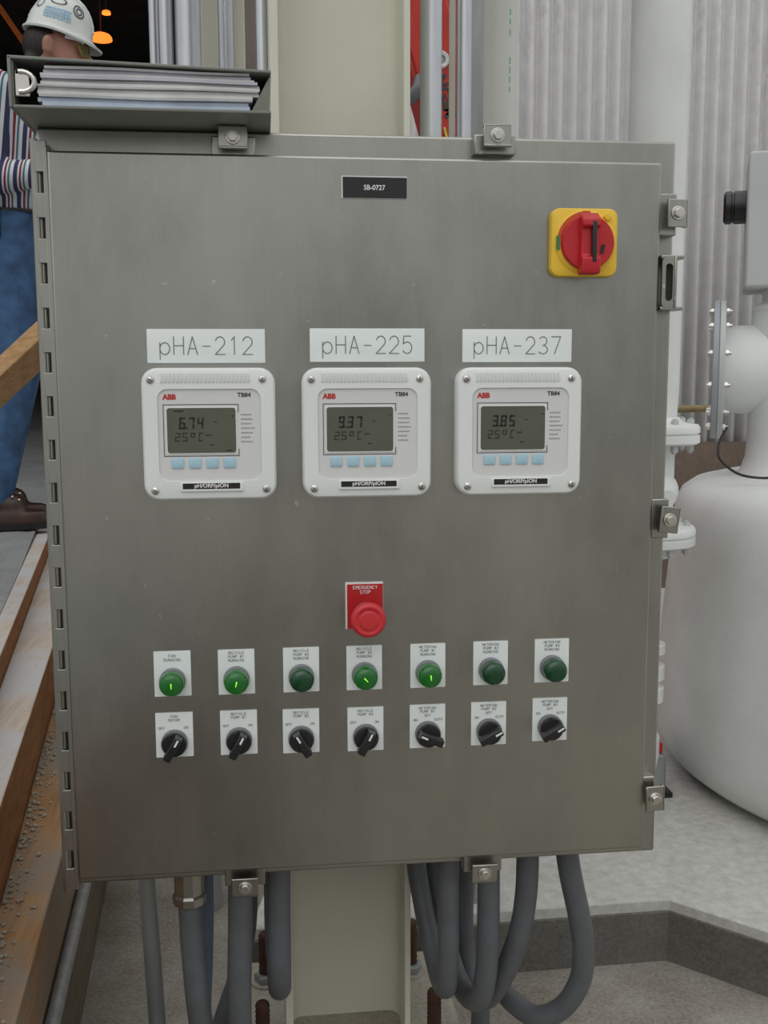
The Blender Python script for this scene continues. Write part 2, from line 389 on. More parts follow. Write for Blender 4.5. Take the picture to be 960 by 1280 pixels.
# corrugated back wall on its footing
wb = MB(); per = .064; x = -.12; n = 10; prof = []
while x < 5.2:
    prof.append((x, 3.40 + .021*math.cos(2*PI*x/per))); x += per/n
vs = [(a, b, z) for z in (.79, 2.2, 5.0) for a, b in prof]; k = len(prof)
wb.add(vs, [(r*k+i, r*k+i+1, (r+1)*k+i+1, (r+1)*k+i) for r in range(2) for i in range(k-1)])
wo_ = struct('wall_back', wb, SHEET, 'pale grey corrugated sheet wall behind the white pipework', 'wall', angle=80)
sd = wo_.modifiers.new('thickness', 'SOLIDIFY'); sd.thickness = .002
struct('wall_footing', MB().box(-.12, 5.2, 3.36, 3.75, .1, .785), CON_BASE, 'brown concrete footing below the corrugated wall', 'footing')
# dark building interior to the left
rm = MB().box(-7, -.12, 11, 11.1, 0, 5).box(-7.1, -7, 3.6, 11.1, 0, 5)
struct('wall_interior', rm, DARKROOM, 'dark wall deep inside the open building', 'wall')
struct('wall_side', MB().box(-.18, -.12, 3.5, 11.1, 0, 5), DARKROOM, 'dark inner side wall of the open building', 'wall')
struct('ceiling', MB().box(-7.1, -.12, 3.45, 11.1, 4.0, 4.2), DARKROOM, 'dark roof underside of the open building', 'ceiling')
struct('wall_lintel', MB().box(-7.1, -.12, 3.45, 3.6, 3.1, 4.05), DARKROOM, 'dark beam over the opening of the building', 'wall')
# raised ground where the person stands
def gz(Y): return .535 if Y < 2.0 else (.535+.025*(Y-2.0)/.95 if Y < 2.95 else .56+.385*(Y-2.95)/7.2)
g = MB(); rows = []
ys = [-2.0+.25*i for i in range(53)]
for Y in ys:
    xr = -.597-.144*(Y-.3) if Y < 3.42 else -.20
    r_ = []
    for i in range(26):
        X = xr + (-6.9-xr)*(i/25)**1.5
        r_.append((X, Y, gz(Y)-.006+.012*math.sin(X*7+Y*3)*math.sin(Y*5.1-X*2) * (0 if i == 0 else 1)))
    rows.append(r_)
g.add([p for r_ in rows for p in r_], [(j*26+i, j*26+i+1, (j+1)*26+i+1, (j+1)*26+i) for j in range(len(rows)-1) for i in range(25)])
e0 = [r_[0] for r_ in rows]
for a, b in zip(e0, e0[1:]): g.poly([a, b, (b[0], b[1], -.05), (a[0], a[1], -.05)])
f0 = rows[0]
for a, b in zip(f0, f0[1:]): g.poly([a, b, (b[0], b[1], -.05), (a[0], a[1], -.05)])
struct('ground', g, GROUND, 'rough grey rubble ground raised beside the pit', 'ground', angle=60)

# timbers beside the pit
def timber(name, label, xr, xl, sr, sl_, z0, z1, y0, y1, m, group='formwork timbers beside the pit'):
    X = lambda x, s, Y: x+s*(Y-.3)
    L = [[(X(xr, sr, Y), Y, z0), (X(xr, sr, Y), Y, z1), (X(xl, sl_, Y), Y, z1), (X(xl, sl_, Y), Y, z0)] for Y in (y0, (y0+y1)/2, y1)]
    o = MB().loops(L).build(name, m, bevel=.003); return tag(o, label, 'timber', group)
timber('formwork_board', 'weathered greenish board lowest in the stepped formwork, on the pit floor', -.430, -.4986, -.055, -.112, 0, .240, -.75, 3.4, W_GREEN)
timber('formwork_timber', 'dusty orange-brown timber with grit on its top, second step of the formwork', -.430, -.4986, -.062, -.112, .240, .360, -.75, 3.4, W_ORANGE)
timber('formwork_timber', 'broad timber with pale cement-stained top and brown side, third step of the formwork', -.499, -.5606, -.112, -.138, .0, .480, -.75, 3.4, W_PALE).data.materials.append(W_BROWN)
timber('formwork_plank', 'narrow cement-spotted plank, highest step of the formwork beside the rubble', -.561, -.595, -.138, -.144, .0, .533, -.75, 3.4, W_PALE).data.materials.append(W_BROWN)
for o in COL.objects:
    if o.name.startswith('formwork') and len(o.data.materials) > 1:
        for p in o.data.polygons:
            if abs(p.normal.z) < .5: p.material_index = 1
# grit lying on the second timber
gr = MB()
for i in range(420):
    Y = random.uniform(-.3, 1.5); X = -.499-.112*(Y-.3)+.006+abs(random.gauss(0, .016)); r = random.uniform(.0012, .0042)
    gr.sphere((X, Y, .36+r*.7-.00005), r, r*random.uniform(.7, 1.3), r*.7, 6, 4)
tag(gr.build('grit', CON_PAD), 'grey grit and crumbs strewn along the dusty timber', 'grit', kind='stuff')
tag(MB().beam((-1.44, 1.58, .475), (-.28, 1.60, 1.535), .050, .088, (0, -.75, .66)).build('brace_board', W_TAN, bevel=.003), 'tan board leaning up steeply in front of the jeans', 'board')
tag(MB().box(-.33, -.245, 1.662, 1.702, 0, 1.62).build('wooden_stake', W_TAN, bevel=.003), 'upright wooden stake that holds the leaning brace board', 'stake')

# ------------------------------------------------------------------ column
col = thing('steel_column', 'cream painted steel H column carrying the control cabinet', 'column', (-.005, .352, .1))
c = MB()
xs = (-.0935, -.0815, .0835, .0925)
for fa, fb in (xs[:2], xs[2:]): MB().box(fa, fb, -.090, .090, 0, 3.6).build('flange', CREAML, col, bevel=.0012)
c = MB(); L = []
xa, xb, fr = xs[1], xs[2], .016
sec = [(xa, -.004-fr)] + [(xa+fr-fr*math.cos(t), -.004-fr+fr*math.sin(t)) for t in (.4, .8, 1.2)] + [(xa+fr, -.004), (xb-fr, -.004)] + [(xb-fr+fr*math.sin(t), -.004-fr+fr*math.cos(t)) for t in (.4, .8, 1.2)] + [(xb, -.004-fr), (xb, .004), (xa, .004)]
c.loops([[(x, y, 0) for x, y in sec], [(x, y, 3.6) for x, y in sec]]); c.build('web', CREAM, col, angle=50)
MB().box(-.155, .155, -.155, .158, -.022, 0).build('base_plate', CON_PAD, col, bevel=.002)

pad = MB().box(-.185, .178, .175, .535, 0, .082); tag(pad.build('grout_pad', CON_PAD, bevel=.012), 'low rough grout pad under the column base plate', 'pad', kind=None)
for (bx, by, tall, lab) in ((.114, .448, .09, 'dark rusty anchor bolt at the rear right of the column base'), (.122, .256, .085, 'bare orange-rust anchor bolt without washer at the front right of the base'), (-.128, .448, .085, 'rusty anchor bolt at the rear left of the column base'), (-.132, .256, .085, 'rusty anchor bolt at the front left of the column base')):
    b = thing('anchor_bolt', lab, 'bolt', (bx, by, .1), 'anchor bolts of the column')
    MB().lathe([(.011, -.02)] + [(.011 if i % 2 else .0098, tall*i/22) for i in range(23)] + [(.008, tall+.002)], n=14).build('shank', RUST, b)
    if by > .4 or bx < 0:
        MB().lathe([(.024, 0), (.024, .004)], n=24).build('washer', CON_PAD, b)
        MB().lathe([(.0175, .004), (.0185, .007), (.0185, .015), (.0165, .018)], n=6).build('nut', GALVD, b, angle=20)

# ------------------------------------------------------------------ control cabinet
EX0, EX1, EZ0, EZ1 = -.3515, .362, .5, 1.358
DX, DZ0, DZ1 = .3372, .5167, 1.3293
cab = thing('control_cabinet', 'brushed stainless steel control cabinet with hinged door, bolted to the cream column', 'cabinet', (0, .13, .5))
MB().box(EX0, EX1, .024, .238, EZ0, EZ1).build('body', STEEL, cab, bevel=.003, world=True)
def frame(mb, x0, x1, z0, z1, y0, y1, t):
    mb.box(x0, x1, y0, y1, z1-t, z1).box(x0, x1, y0, y1, z0, z0+t).box(x0, x0+t, y0, y1, z0+t, z1-t).box(x1-t, x1, y0, y1, z0+t, z1-t); return mb
MB().box(-DX+.006, DX-.006, .014, .026, DZ0+.006, DZ1-.006).build('gasket', DARKSLOT, cab, world=True)
door = MB().loops([[(x, y, z) for x, z in ((-DX, DZ0), (DX, DZ0), (DX, DZ1), (-DX, DZ1))] for y in (.0165, 0)])
door = door.build('door', STEEL, cab, bevel=.0028, seg=3, world=True)
# continuous hinge
hg = MB(); hx0, hx1 = -.3535, -DX+.0005; pitch = .0472; nz = 17; slot = .0215
hroot = None
ztop = DZ1-.022
hz = [ztop - pitch*i for i in range(nz)]
prev = DZ1+.010
for z in hz:
    hg.box(hx0+.0035, hx1-.0005, .001, .006, z, prev); prev = z-slot
hg.box(hx0+.0035, hx1-.0005, .001, .006, DZ0-.012, prev)
hg.box(hx1-.0045, hx1, .0008, .0062, DZ0-.012, DZ1+.004)
hinge = hg.build('hinge_leaf', STEELB, cab, bevel=.0006, world=True)
MB().cyl((hx0+.0028, .0055, DZ0-.014), (hx0+.0028, .0055, DZ1+.012), .0042, 14).build('hinge_pin', STEELB, cab, world=True)
MB().box(hx0+.003, hx1, .012, .0235, DZ0-.012, DZ1+.008).build('hinge_back', STEELB, cab, world=True)
for i, z in enumerate(hz):
    o = MB().cyl((hx0+.0062, .0078, z-slot+.0008), (hx0+.0062, .0078, z-.0008), .0036, 10).build('hinge_knuckle', STEELB, cab, world=True)
# clamps
def clamp(x, z, ang, tilt=0, dark=False):
    root = bpy.data.objects.new('clamp_bracket', None); COL.objects.link(root)
    bpy.data.objects.remove(root)
    R_ = Matrix.Translation((x, 0, z)) @ Matrix.Rotation(ang, 4, 'Y')
    # local: +z points away from the door, plate spans the door edge
    br = MB().box(-.0235, .0235, .006, .024, -.018, .0035).xf(R_).build('clamp_bracket', STEEL, cab, bevel=.0015, world=True)
    Rt = R_ @ Matrix.Rotation(tilt, 4, 'Y')
    pl = MB().box(-.0155, .0155, -.0065, -.0040, -.0115, .0115).box(-.0155, .0155, -.0065, .003, .0095, .0118).box(-.0155, .0155, -.0095, -.0045, -.0125, -.0098)
    p = pl.xf(Rt).build('clamp_plate', STEEL2, cab, bevel=.0008, world=True)
    sc = MB().lathe([(.0078, -.0065), (.0078, -.0085), (.0060, -.0088), (.0060, -.0125), (.0045, -.0135)], axis=(0, 1, 0), n=12).lathe([(.0078, .0), (.0078, .002)], (0, -.0085, 0), (0, 1, 0), 16)
    sc = MB().cyl((0, -.0065, 0), (0, -.0082, 0), .0080, 18).cyl((0, -.0082, 0), (0, -.0125, 0), .0058, 6)
    s_ = sc.xf(Rt).build('clamp_screw', CHROME, p, bevel=.0006, world=False, angle=25)
    off = Vector(cab.location)
    s_.data.transform(Matrix.Translation(-off))
clamp(-.142, 1.3455, 0); clamp(.146, 1.3535, 0)
clamp(.3545, 1.2734, PI/2); clamp(.3565, .9234, PI/2, .12); clamp(.3495, .5815, PI/2, -.03)
clamp(-.1464, .4985, PI); clamp(.1392, .4985, PI)
# padlock hasp
hs = MB().box(.338, .3655, -.004, .024, 1.223, 1.2275).box(.338, .3655, -.004, .024, 1.1655, 1.170).box(.353, .3565, -.006, .022, 1.168, 1.226)
hs.build('hasp', STEEL2, cab, bevel=.0012, world=True)
fr_ = MB(); 
fr_.loops([rrect(.016, .054, .006, -.0045, .3475, 1.197), rrect(.016, .054, .006, -.0015, .3475, 1.197)], False, False)
fr_ = MB(); o1 = rrect(.017, .056, .005, -.0045, .3475, 1.197); i1 = rrect(.0085, .042, .004, -.0045, .3475, 1.197); i2 = [(a, -.001, c_) for a, b_, c_ in i1]; o2 = [(a, -.001, c_) for a, b_, c_ in o1]
fr_.loops([o2, o1, i1, i2], False, False); fr_.build('hasp_eye', STEEL2, cab, world=True)
MB().box(.3565, .3655, .018, .022, 1.168, 1.226).build('hasp_insert', STEEL2, cab, world=True)
for z in (.72, 1.2):
    MB().box(-.14, .14, .237, .2635, z-.02, z+.02).build('mounting_strut', GALV, cab, bevel=.002, world=True)

# ------------------------------------------------------------------ nameplates
sb = thing('nameplate', 'small black nameplate with white lettering high on the cabinet door', 'nameplate', (.0102, 0, 1.2966))
MB().loops([rrect(.0725, .0240, .0006, -.0002), rrect(.0725, .0240, .0006, -.0016)]).build('plate_border', WHITE_T, sb)
MB().loops([rrect(.0705, .0222, .0004, -.0012, .0006, -.0004), rrect(.0705, .0222, .0004, -.0020, .0006, -.0004)]).build('plate', BLACKM, sb)
font_text('lettering', 'SB-0727', .0074, WHITE_T, sb, (.0, -.0022, -.0004), .00016, sx=.95)
for num, X, Z, wd in (('212', -.1755, 1.1253, .1278), ('225', .0016, 1.1262, .1285), ('237', .1721, 1.1256, .1265)):
    t = thing('nameplate', 'white engraved nameplate reading pHA-%s above its meter' % num, 'nameplate', (X, 0, Z), 'white nameplates above the meters')
    rplate(wd, .0368, .0008, -.0001, -.0026, edge=.0006).build('plate', PLATE, t)
    strokes(MB(), 'pHA-%s' % num, 0, -.0092, .0192, -.00275, wid=.82, sw=.00105, adv=1.42).build('lettering', PLATEL, t)

# ------------------------------------------------------------------ pH meters
MN = lambda u: (u-.5)*.144
def meter(X, Z, k, reading, second, lab):
    t = thing('ph_meter', lab, 'meter', (X, 0, Z), 'pH meters on the door')
    cx, cz, pw, ph = .0006, -.0006, .111, .100
    h = MB().loops([rrect(.144, .144, .017, -.0001), rrect(.144, .144, .017, -.0135), rrect(.1425, .1425, .0165, -.0165), rrect(.139, .139, .015, -.0185), rrect(.133, .133, .012, -.0192),
                    rrect(pw+.010, ph+.010, .014, -.0200, cx, cz), rrect(pw, ph, .011, -.0202, cx, cz), rrect(pw-.0012, ph-.0012, .0105, -.0180, cx, cz)])
    h.build('housing', METERW, t, angle=30)
    MB().loops([rrect(pw-.0016, ph-.0016, .0102, -.0178, cx, cz), rrect(pw-.0016, ph-.0016, .0102, -.0184, cx, cz)]).build('front_panel', METERP, t)
    v = MB()
    for i in range(23):
        x = MN(.155)+(MN(.80)-MN(.155))*i/22; z1, z0 = MN(.965), MN(.890)
        v.loops([[(x-.0011, -.0186, z1), (x+.0005, -.0186, z1), (x+.0005, -.0212, z1-.0006), (x-.0011, -.0212, z1-.0006)], [(x-.0004, -.0186, z0+.002), (x+.0012, -.0186, z0+.002), (x+.0012, -.0218, z0+.002), (x-.0004, -.0218, z0+.002)], [(x-.0016, -.0186, z0), (x+.0, -.0186, z0), (x+.0, -.0208, z0), (x-.0016, -.0208, z0)]])
    tag(v.build('vent_ribs', METERW, t), kind='stuff')
    for a, b in ((.072, .912), (.905, .915), (.085, .078), (.922, .082)):
        s_ = MB().lathe([(.0042, .0), (.0042, .0018), (.003, .0032), (.0012, .0036)], (MN(a), -.0188, MN(b)), (0, -1, 0), 16).build('screw', CHROME, t)
        MB().box(-.0026, .0026, -.00375, -.0030, -.0005, .0005).xf(Matrix.Translation((MN(a), -.0188, MN(b))) @ Matrix.Rotation(.6+a, 4, 'Y')).build('screw_slot', INK, s_)
    # display frame, outline and glass
    y = -.0184
    o_ = MB(); x0, x1, z0, z1 = MN(.158), MN(.722), MN(.335), MN(.728)
    for (a, b, c_, d) in ((x0, x1, z1-.0007, z1), (x0, x1, z0, z0+.0007), (x0, x0+.0007, z0, z1), (x1-.0007, x1, z1-.009, z1), (x1-.0007, x1, z0, z0+.008)): o_.box(a, b, y-.0004, y, c_, d)
    o_.build('outline', INK, t)
    MB().loops([rrect(.0765, .0515, .0022, y, MN(.4425), MN(.531)), rrect(.0765, .0515, .0022, y-.0010, MN(.4425), MN(.531))]).build('display_frame', METERW, t)
    gl = MB().loops([rrect(.0738, .0488, .0028, y-.0006, MN(.4425), MN(.531)), rrect(.0738, .0488, .0028, y-.0015, MN(.4425), MN(.531))]).build('display', LCD[k], t)
    yy = y-.0018; xo, zo = MN(.18), MN(.36)
    r1 = MB(); seg7(r1, reading, xo+.0135, zo+.0262, .0128, yy, .52, .15); r1.box(xo+.0515, xo+.0545, yy-.0001, yy, zo+.0335, zo+.0343); r1.box(xo+.0705, xo+.0722, yy-.0001, yy, zo+.0395, zo+.0408)
    r1.build('reading', SEG[k], gl)
    r2 = MB(); seg7(r2, second[:2], xo+.0090, zo+.0130, .0092, yy, .58, .10); seg7(r2, 'o', xo+.0255, zo+.0130, .0092, yy, .5, .10); seg7(r2, 'C', xo+.0345, zo+.0130, .0092, yy, .5, .10)
    for dx in (0, .0022, .0044): r2.box(xo+.0425+dx, xo+.0437+dx, yy-.0001, yy, zo+.0185, zo+.0204)
    r2.box(xo+.046, xo+.050, yy-.0001, yy, zo+.0085, zo+.0094)
    if k == 0: r2.box(xo+.008, xo+.019, yy-.0001, yy, zo+.0452, zo+.0464); r2.box(xo+.064, xo+.071, yy-.0001, yy, zo+.0022, zo+.0032)
    tag(r2.build('temperature_reading', SEG[k], gl), kind='stuff')
    for a in (.258, .388, .517, .647):
        b_ = rplate(.0135, .0112, .0018, y, y-.0014, MN(a), MN(.283), .0006).build('button', BTN, t)
    font_text('brand_lettering', 'ABB', .0078, RED_T, t, (MN(.208), y-.0003, MN(.782)), .00042, space=.98)
    font_text('model_lettering', 'TB84', .0064, INK, t, (MN(.765), y-.0003, MN(.795)), .00022, sx=1.05)
    q = MB(); words = [.0112, .0128, .0118, .0138, .0122, .0098, .0112]
    for i, l in enumerate(words):
        z = MN(.642)-.0049*i; x = MN(.738)
        while x < MN(.738)+l:
            d = random.uniform(.0007, .0013); q.box(x, x+d, y-.0002, y, z, z+random.choice((.0014, .0017))); x += d+.0004
    tag(q.build('legend_print', INKL, t), kind='stuff')
    MB().box(MN(.275), MN(.745), -.0218, -.0185, MN(.068), MN(.135)).build('label_holder', METERW, t, bevel=.0008)
    MB().box(MN(.292), MN(.722), -.0221, -.0212, MN(.088), MN(.132)).build('strip_label', BLACKM, t)
    font_text('strip_lettering', 'pH/ORP/pION', .0058, WHITE_T, t, (MN(.507), -.0223, MN(.112)), .0002, sx=1.05)
    return t
meter(-.1737, 1.0296, 0, '6.74', '25', 'white pH meter showing 6.74 under the pHA-212 nameplate')
meter(-.0006, 1.0294, 1, '9.37', '25', 'white pH meter showing 9.37 under the pHA-225 nameplate')
meter(.1722, 1.0293, 2, '3.85', '25', 'white pH meter showing 3.85 under the pHA-237 nameplate')

# ------------------------------------------------------------------ disconnect switch
d = thing('disconnect_switch', 'yellow and red rotary disconnect switch on the cabinet door', 'switch', (.2455, 0, 1.2395))
rplate(.0765, .0745, .010, -.0001, -.0100, edge=.0022).build('yellow_plate', YEL, d)
MB().lathe([(.0345, 0), (.0345, .002), (.0325, .0035)], (.0008, -.0098, 0), (0, -1, 0), 48).build('dial_ring', YEL, d)
a = MB(); N = 26
for i in range(N):
    t0, t1 = math.radians(90+82*i/N), math.radians(90+82*(i+1)/N)
    a.poly([(.0008+r*math.cos(t), -.0137, r*math.sin(t)) for r, t in ((.0292, t0), (.0292, t1), (.0335, t1), (.0335, t0))])
a.build('position_arc', ORANGEP, d)
MB().box(-.0335, -.0295, -.0140, -.0125, -.0085, .0065).build('on_window', GREENW, d)
MB().box(-.0035, .0048, -.0140, -.0125, .0300, .0338).build('off_window', ORANGEP, d)
kn = MB().lathe([(.0300, 0), (.0300, .007), (.0288, .0088), (.0, .0090)], (.0012, -.0120, -.001), (0, -1, 0), 48).build('dial', REDP, d)
hd = MB()
prof = [(-.0365, -.0150), (-.0365, -.0330), (-.0330, -.0345), (-.0185, -.0345), (-.0165, -.0285), (.0130, -.0285), (.0150, -.0345), (.0230, -.0340), (.0300, -.0230), (.0310, -.0200)]
hd.loops([[(-.0095, y, z) for z, y in prof], [(.0115, y, z) for z, y in prof]])
hd.build('handle', REDP, d, bevel=.0018)
MB().box(.0015, .0065, -.0352, -.0270, -.0240, .0205).build('padlock_slot', BLACKP, d, bevel=.0012)
MB().box(.0165, .0205, -.0222, -.0205, -.0095, .0000).xf(Matrix.Rotation(.2, 4, 'Y')).build('arrow_mark', BLACKP, d)
MB().box(-.004, .004, -.0150, -.0095, -.0035, .0035).xf(Matrix.Translation((.0245, 0, .0275)) @ Matrix.Rotation(.8, 4, 'Y')).build('latch', YEL, d, bevel=.001)

# ------------------------------------------------------------------ emergency stop
e = thing('emergency_stop', 'red mushroom emergency stop button on red plate below the meters', 'emergency stop', (-.0037, 0, .8307))
rplate(.0435, .0545, .0005, -.0001, -.0016).build('plate_border', WHITE_T, e)
MB().box(-.0198, .0214, -.0022, -.0012, -.0270, .0250).build('legend_plate', REDPL, e)
lt = MB(); strokes(lt, 'EMERGENCY', .001, .0195, .0036, -.0027, .92, .00055); strokes(lt, 'STOP', .001, .0140, .0036, -.0027, .92, .00055); lt.build('lettering', WHITE_T, e)
MB().lathe([(.0150, 0), (.0150, .012)], (.002, -.002, -.0110), (0, -1, 0), 32).build('collar', GREYCOL, e)
b_ = MB().lathe([(.0120, .010), (.0150, .018), (.0188, .0215), (.0200, .0245), (.0200, .0275), (.0190, .0300), (.0165, .0318), (.0150, .0318), (.0143, .0312), (.0100, .0318), (.0096, .0324), (.004, .0328), (.0005, .0328)], (.002, -.002, -.0110), (0, -1, 0), 40).build('mushroom_button', REDB, e, angle=50)
ar = MB()
for i in range(10):
    t0, t1 = math.radians(40+100*i/10), math.radians(40+100*(i+1)/10)
    ar.poly([(.002+r*math.cos(t), -.0340, -.0110+r*math.sin(t)) for r, t in ((.0122, t0), (.0122, t1), (.0135, t1), (.0135, t0))])
ar.build('arrow_groove', REDPL, b_)

# ------------------------------------------------------------------ pilot lights and selector switches
NAMES = [('FAN', None), ('RECYCLE', '1'), ('RECYCLE', '2'), ('RECYCLE', '3'), ('METERING', '1'), ('METERING', '2'), ('METERING', '3')]
PLX = [-.2227, -.1509, -.0771, -.0042, .0703, .1449, .2186]; PLZ = [.758, .7575, .7573, .757, .7568, .7572, .7576]
SSX = [-.2226, -.1497, -.0782, -.0032, .0700, .1432, .2174]; SSZ = [.6861, .6858, .6844, .6834, .6837, .6838, .6857]
LIT = [1, 1, 0, 1, 1, 0, 0]; FIL = [0, .25, 0, -.75, -.1, 0, 0]
ROT = [30, 28, -30, 28, -66, 62, 60]
for i, (nm, no) in enumerate(NAMES):
    full = ('fan' if no is None else '%s pump %s' % (nm.lower(), {'1': 'one', '2': 'two', '3': 'three'}[no]))
    t = thing('pilot_light', '%s green pilot light on the white plate reading %s running' % ('lit' if LIT[i] else 'unlit', full), 'pilot light', (PLX[i], 0, PLZ[i]), 'row of green pilot lights')
    rplate(.0412, .0522, .0006, -.0001, -.0018).build('legend_plate', PLATE, t)
    lt = MB(); kw = dict(y=-.0022, wid=.98, sw=.00040, adv=1.42)
    if no is None: strokes(lt, 'FAN', 0, .0195, .0030, **kw); strokes(lt, 'RUNNING', 0, .0148, .0030, **kw)
    else: strokes(lt, nm, 0, .0212, .0028, **kw); strokes(lt, 'PUMP #'+no, 0, .0168, .0028, **kw); strokes(lt, 'RUNNING', 0, .0124, .0028, **kw)
    lt.build('lettering', PLATEG, t)
    oz = -.0078
    MB().lathe([(.0148, 0), (.0148, .007), (.0138, .0078)], (0, -.0018, oz), (0, -1, 0), 32).build('collar', GREYCOL, t)
    ln = MB().lathe([(.0137, .007), (.0137, .0175), (.0130, .0200), (.0112, .0222), (.0085, .0236), (.005, .0243), (.0005, .0245)], (0, -.0018, oz), (0, -1, 0), 32).build('lens', LENS_ON if LIT[i] else LENS_OFF, t, angle=60)
    if LIT[i]:
        MB().loops([[(-.0006, -.0240, -.0050), (.0006, -.0240, -.0050), (.0010, -.0240, .0040), (-.0010, -.0240, .0040)], [(-.0004, -.0264, -.003), (.0004, -.0264, -.003), (.0008, -.0264, .0030), (-.0008, -.0264, .0030)]]).xf(Matrix.Translation((0, 0, oz)) @ Matrix.Rotation(FIL[i], 4, 'Y')).build('filament', CORE_ON, ln)
    s_ = thing('selector_switch', 'black selector switch turned %s on the white plate reading %s%s' % (('to ON' if ROT[i] in (30, 28) else 'to OFF' if ROT[i] == -30 else 'to ON at left' if ROT[i] < 0 else 'to AUTO'), full, ' motor' if no is None else ''), 'switch', (SSX[i], 0, SSZ[i]), 'row of black selector switches')
    rplate(.0420, .0522, .0006, -.0001, -.0018).build('legend_plate', PLATE, s_)
    lt = MB()
    if no is None: strokes(lt, 'FAN', 0, .0205, .0028, **kw); strokes(lt, 'MOTOR', 0, .0162, .0028, **kw)
    else: strokes(lt, nm, 0, .0208, .0028, **kw); strokes(lt, 'PUMP #'+no, 0, .0166, .0028, **kw)
    if i < 4: strokes(lt, 'OFF', -.0143, .0070, .0028, **kw); strokes(lt, 'ON', .0132, .0070, .0028, **kw)
    else: strokes(lt, 'OFF', 0, .0118, .0028, **kw); strokes(lt, 'ON', -.0145, .0066, .0028, **kw); strokes(lt, 'AUTO', .0128, .0066, .0028, **kw)
    lt.build('lettering', PLATEG, s_)
    oz = -.0085
    MB().lathe([(.0150, 0), (.0150, .0065), (.0142, .0078)], (0, -.0018, oz), (0, -1, 0), 32).build('collar', GREYCOL, s_)
    RR = Matrix.Translation((0, -.0018, oz)) @ Matrix.Rotation(math.radians(ROT[i]), 4, 'Y')
    kb = MB().lathe([(.0138, .0075), (.0138, .0115), (.0128, .0130), (.0005, .0130)], (0, 0, 0), (0, -1, 0), 32).xf(RR).build('knob', BLACKP, s_, angle=50)
    hb = MB().loops([[(x*f1, y, z) for x, z in ((-.0046, -.0160), (.0046, -.0160), (.0050, 0), (.0046, .0128), (-.0046, .0128), (-.0050, 0))] for f1, y in ((1, -.0115), (.92, -.0245), (.75, -.0258))])
    hb.xf(RR).build('knob_grip', BLACKP, s_, bevel=.0007)
    pm = MB().box(-.0011, .0011, -.02605, -.0250, .0035, .0118)
    pm.xf(RR).build('pointer_mark', WHITE_T, s_)

# ------------------------------------------------------------------ binder of papers on the cabinet
BZ = EZ1
bn = thing('ring_binder', 'dark green-grey ring binder stuffed with papers lying on the cabinet', 'binder', (-.23, .09, BZ))
x0, x1, yf, yb = -.3605, -.1015, -.056, .232
MB().box(x0+.004, x1, yf, yb, BZ+.0002, BZ+.0032).build('bottom_cover', BINDER, bn, bevel=.0008, world=True)
MB().loops([[(x0, y, BZ+.0005), (x0+.0035, y, BZ+.0005), (x0+.0035, y, BZ+.050), (x0, y, BZ+.050)] for y in (yf, yb)]).build('spine', BINDER, bn, bevel=.001, world=True)
MB().loops([[(x0, y, BZ+.0470), (x1+.0005, y, BZ+.0400), (x1+.0005, y, BZ+.0428), (x0, y, BZ+.0502)] for y in (yf, yb)]).build('top_cover', BINDER, bn, bevel=.0008, world=True)
MB().box(x0+.0034, x0+.0050, yf+.004, yb-.004, BZ+.004, BZ+.046).build('lining', BINDER, bn, world=True)
zz = BZ+.0034
hts = [.0050, .0042, .0030, .0036, .0040, .0022, .0036, .0030, .0034, .0024, .0036, .0028]; ms = [1, 1, 2, 0, 0, 2, 0, 2, 3, 0, 3, 2]
for i, (hh, mi) in enumerate(zip(hts, ms)):
    xa_ = x0+.026+abs(i-5)*.0006+random.uniform(-.002, .003)+(.003 if i > 5 else 0); xb_ = x1-.014+random.uniform(-.004, .003)-(.005 if i < 4 else 0)-(.004 if i > 9 else 0)
    mb = MB(); L = []
    for k in range(9):
        X = xa_+(xb_-xa_)*k/8; dz = .0010*math.sin(k*.9+i*.5)-.0042*(k/8)*(i/11); zt = zz+hh*(1-.10*(k/8))
        yy = yf+.006+.002*math.sin(i*2.1)
        L.append([(X, yy, zz+dz*(i > 0)*.5), (X, yb-.01, zz), (X, yb-.01, zt), (X, yy, zt+dz*.5-.0004)])
    mb.loops(L).build('paper_sheaf', PAPERS[mi], bn, world=True); zz += hh*.965
tb = MB().loops([[(x1-.020, y, BZ+.0040), (x1-.014, y, BZ+.0035), (x1+.0005, y, BZ+.0385), (x1-.0005, y, BZ+.0395)] for y in (yf+.008, yb-.02)]); tb.build('divider_flap', BINDER, bn, world=True)
MB().box(x0+.0055, x0+.0075, yf+.004, yb-.02, BZ+.012, BZ+.038).box(x0+.0055, x0+.020, yf+.004, yf+.006, BZ+.012, BZ+.034).build('ring_plate', CHROME, bn, bevel=.003, world=True)
MB().tube([(x0+.012+.013*math.cos(t), yf+.004, BZ+.026+.010*math.sin(t)) for t in [math.radians(-100+20*k) for k in range(11)]], .0028, 8).build('ring', CHROME, bn, world=True)

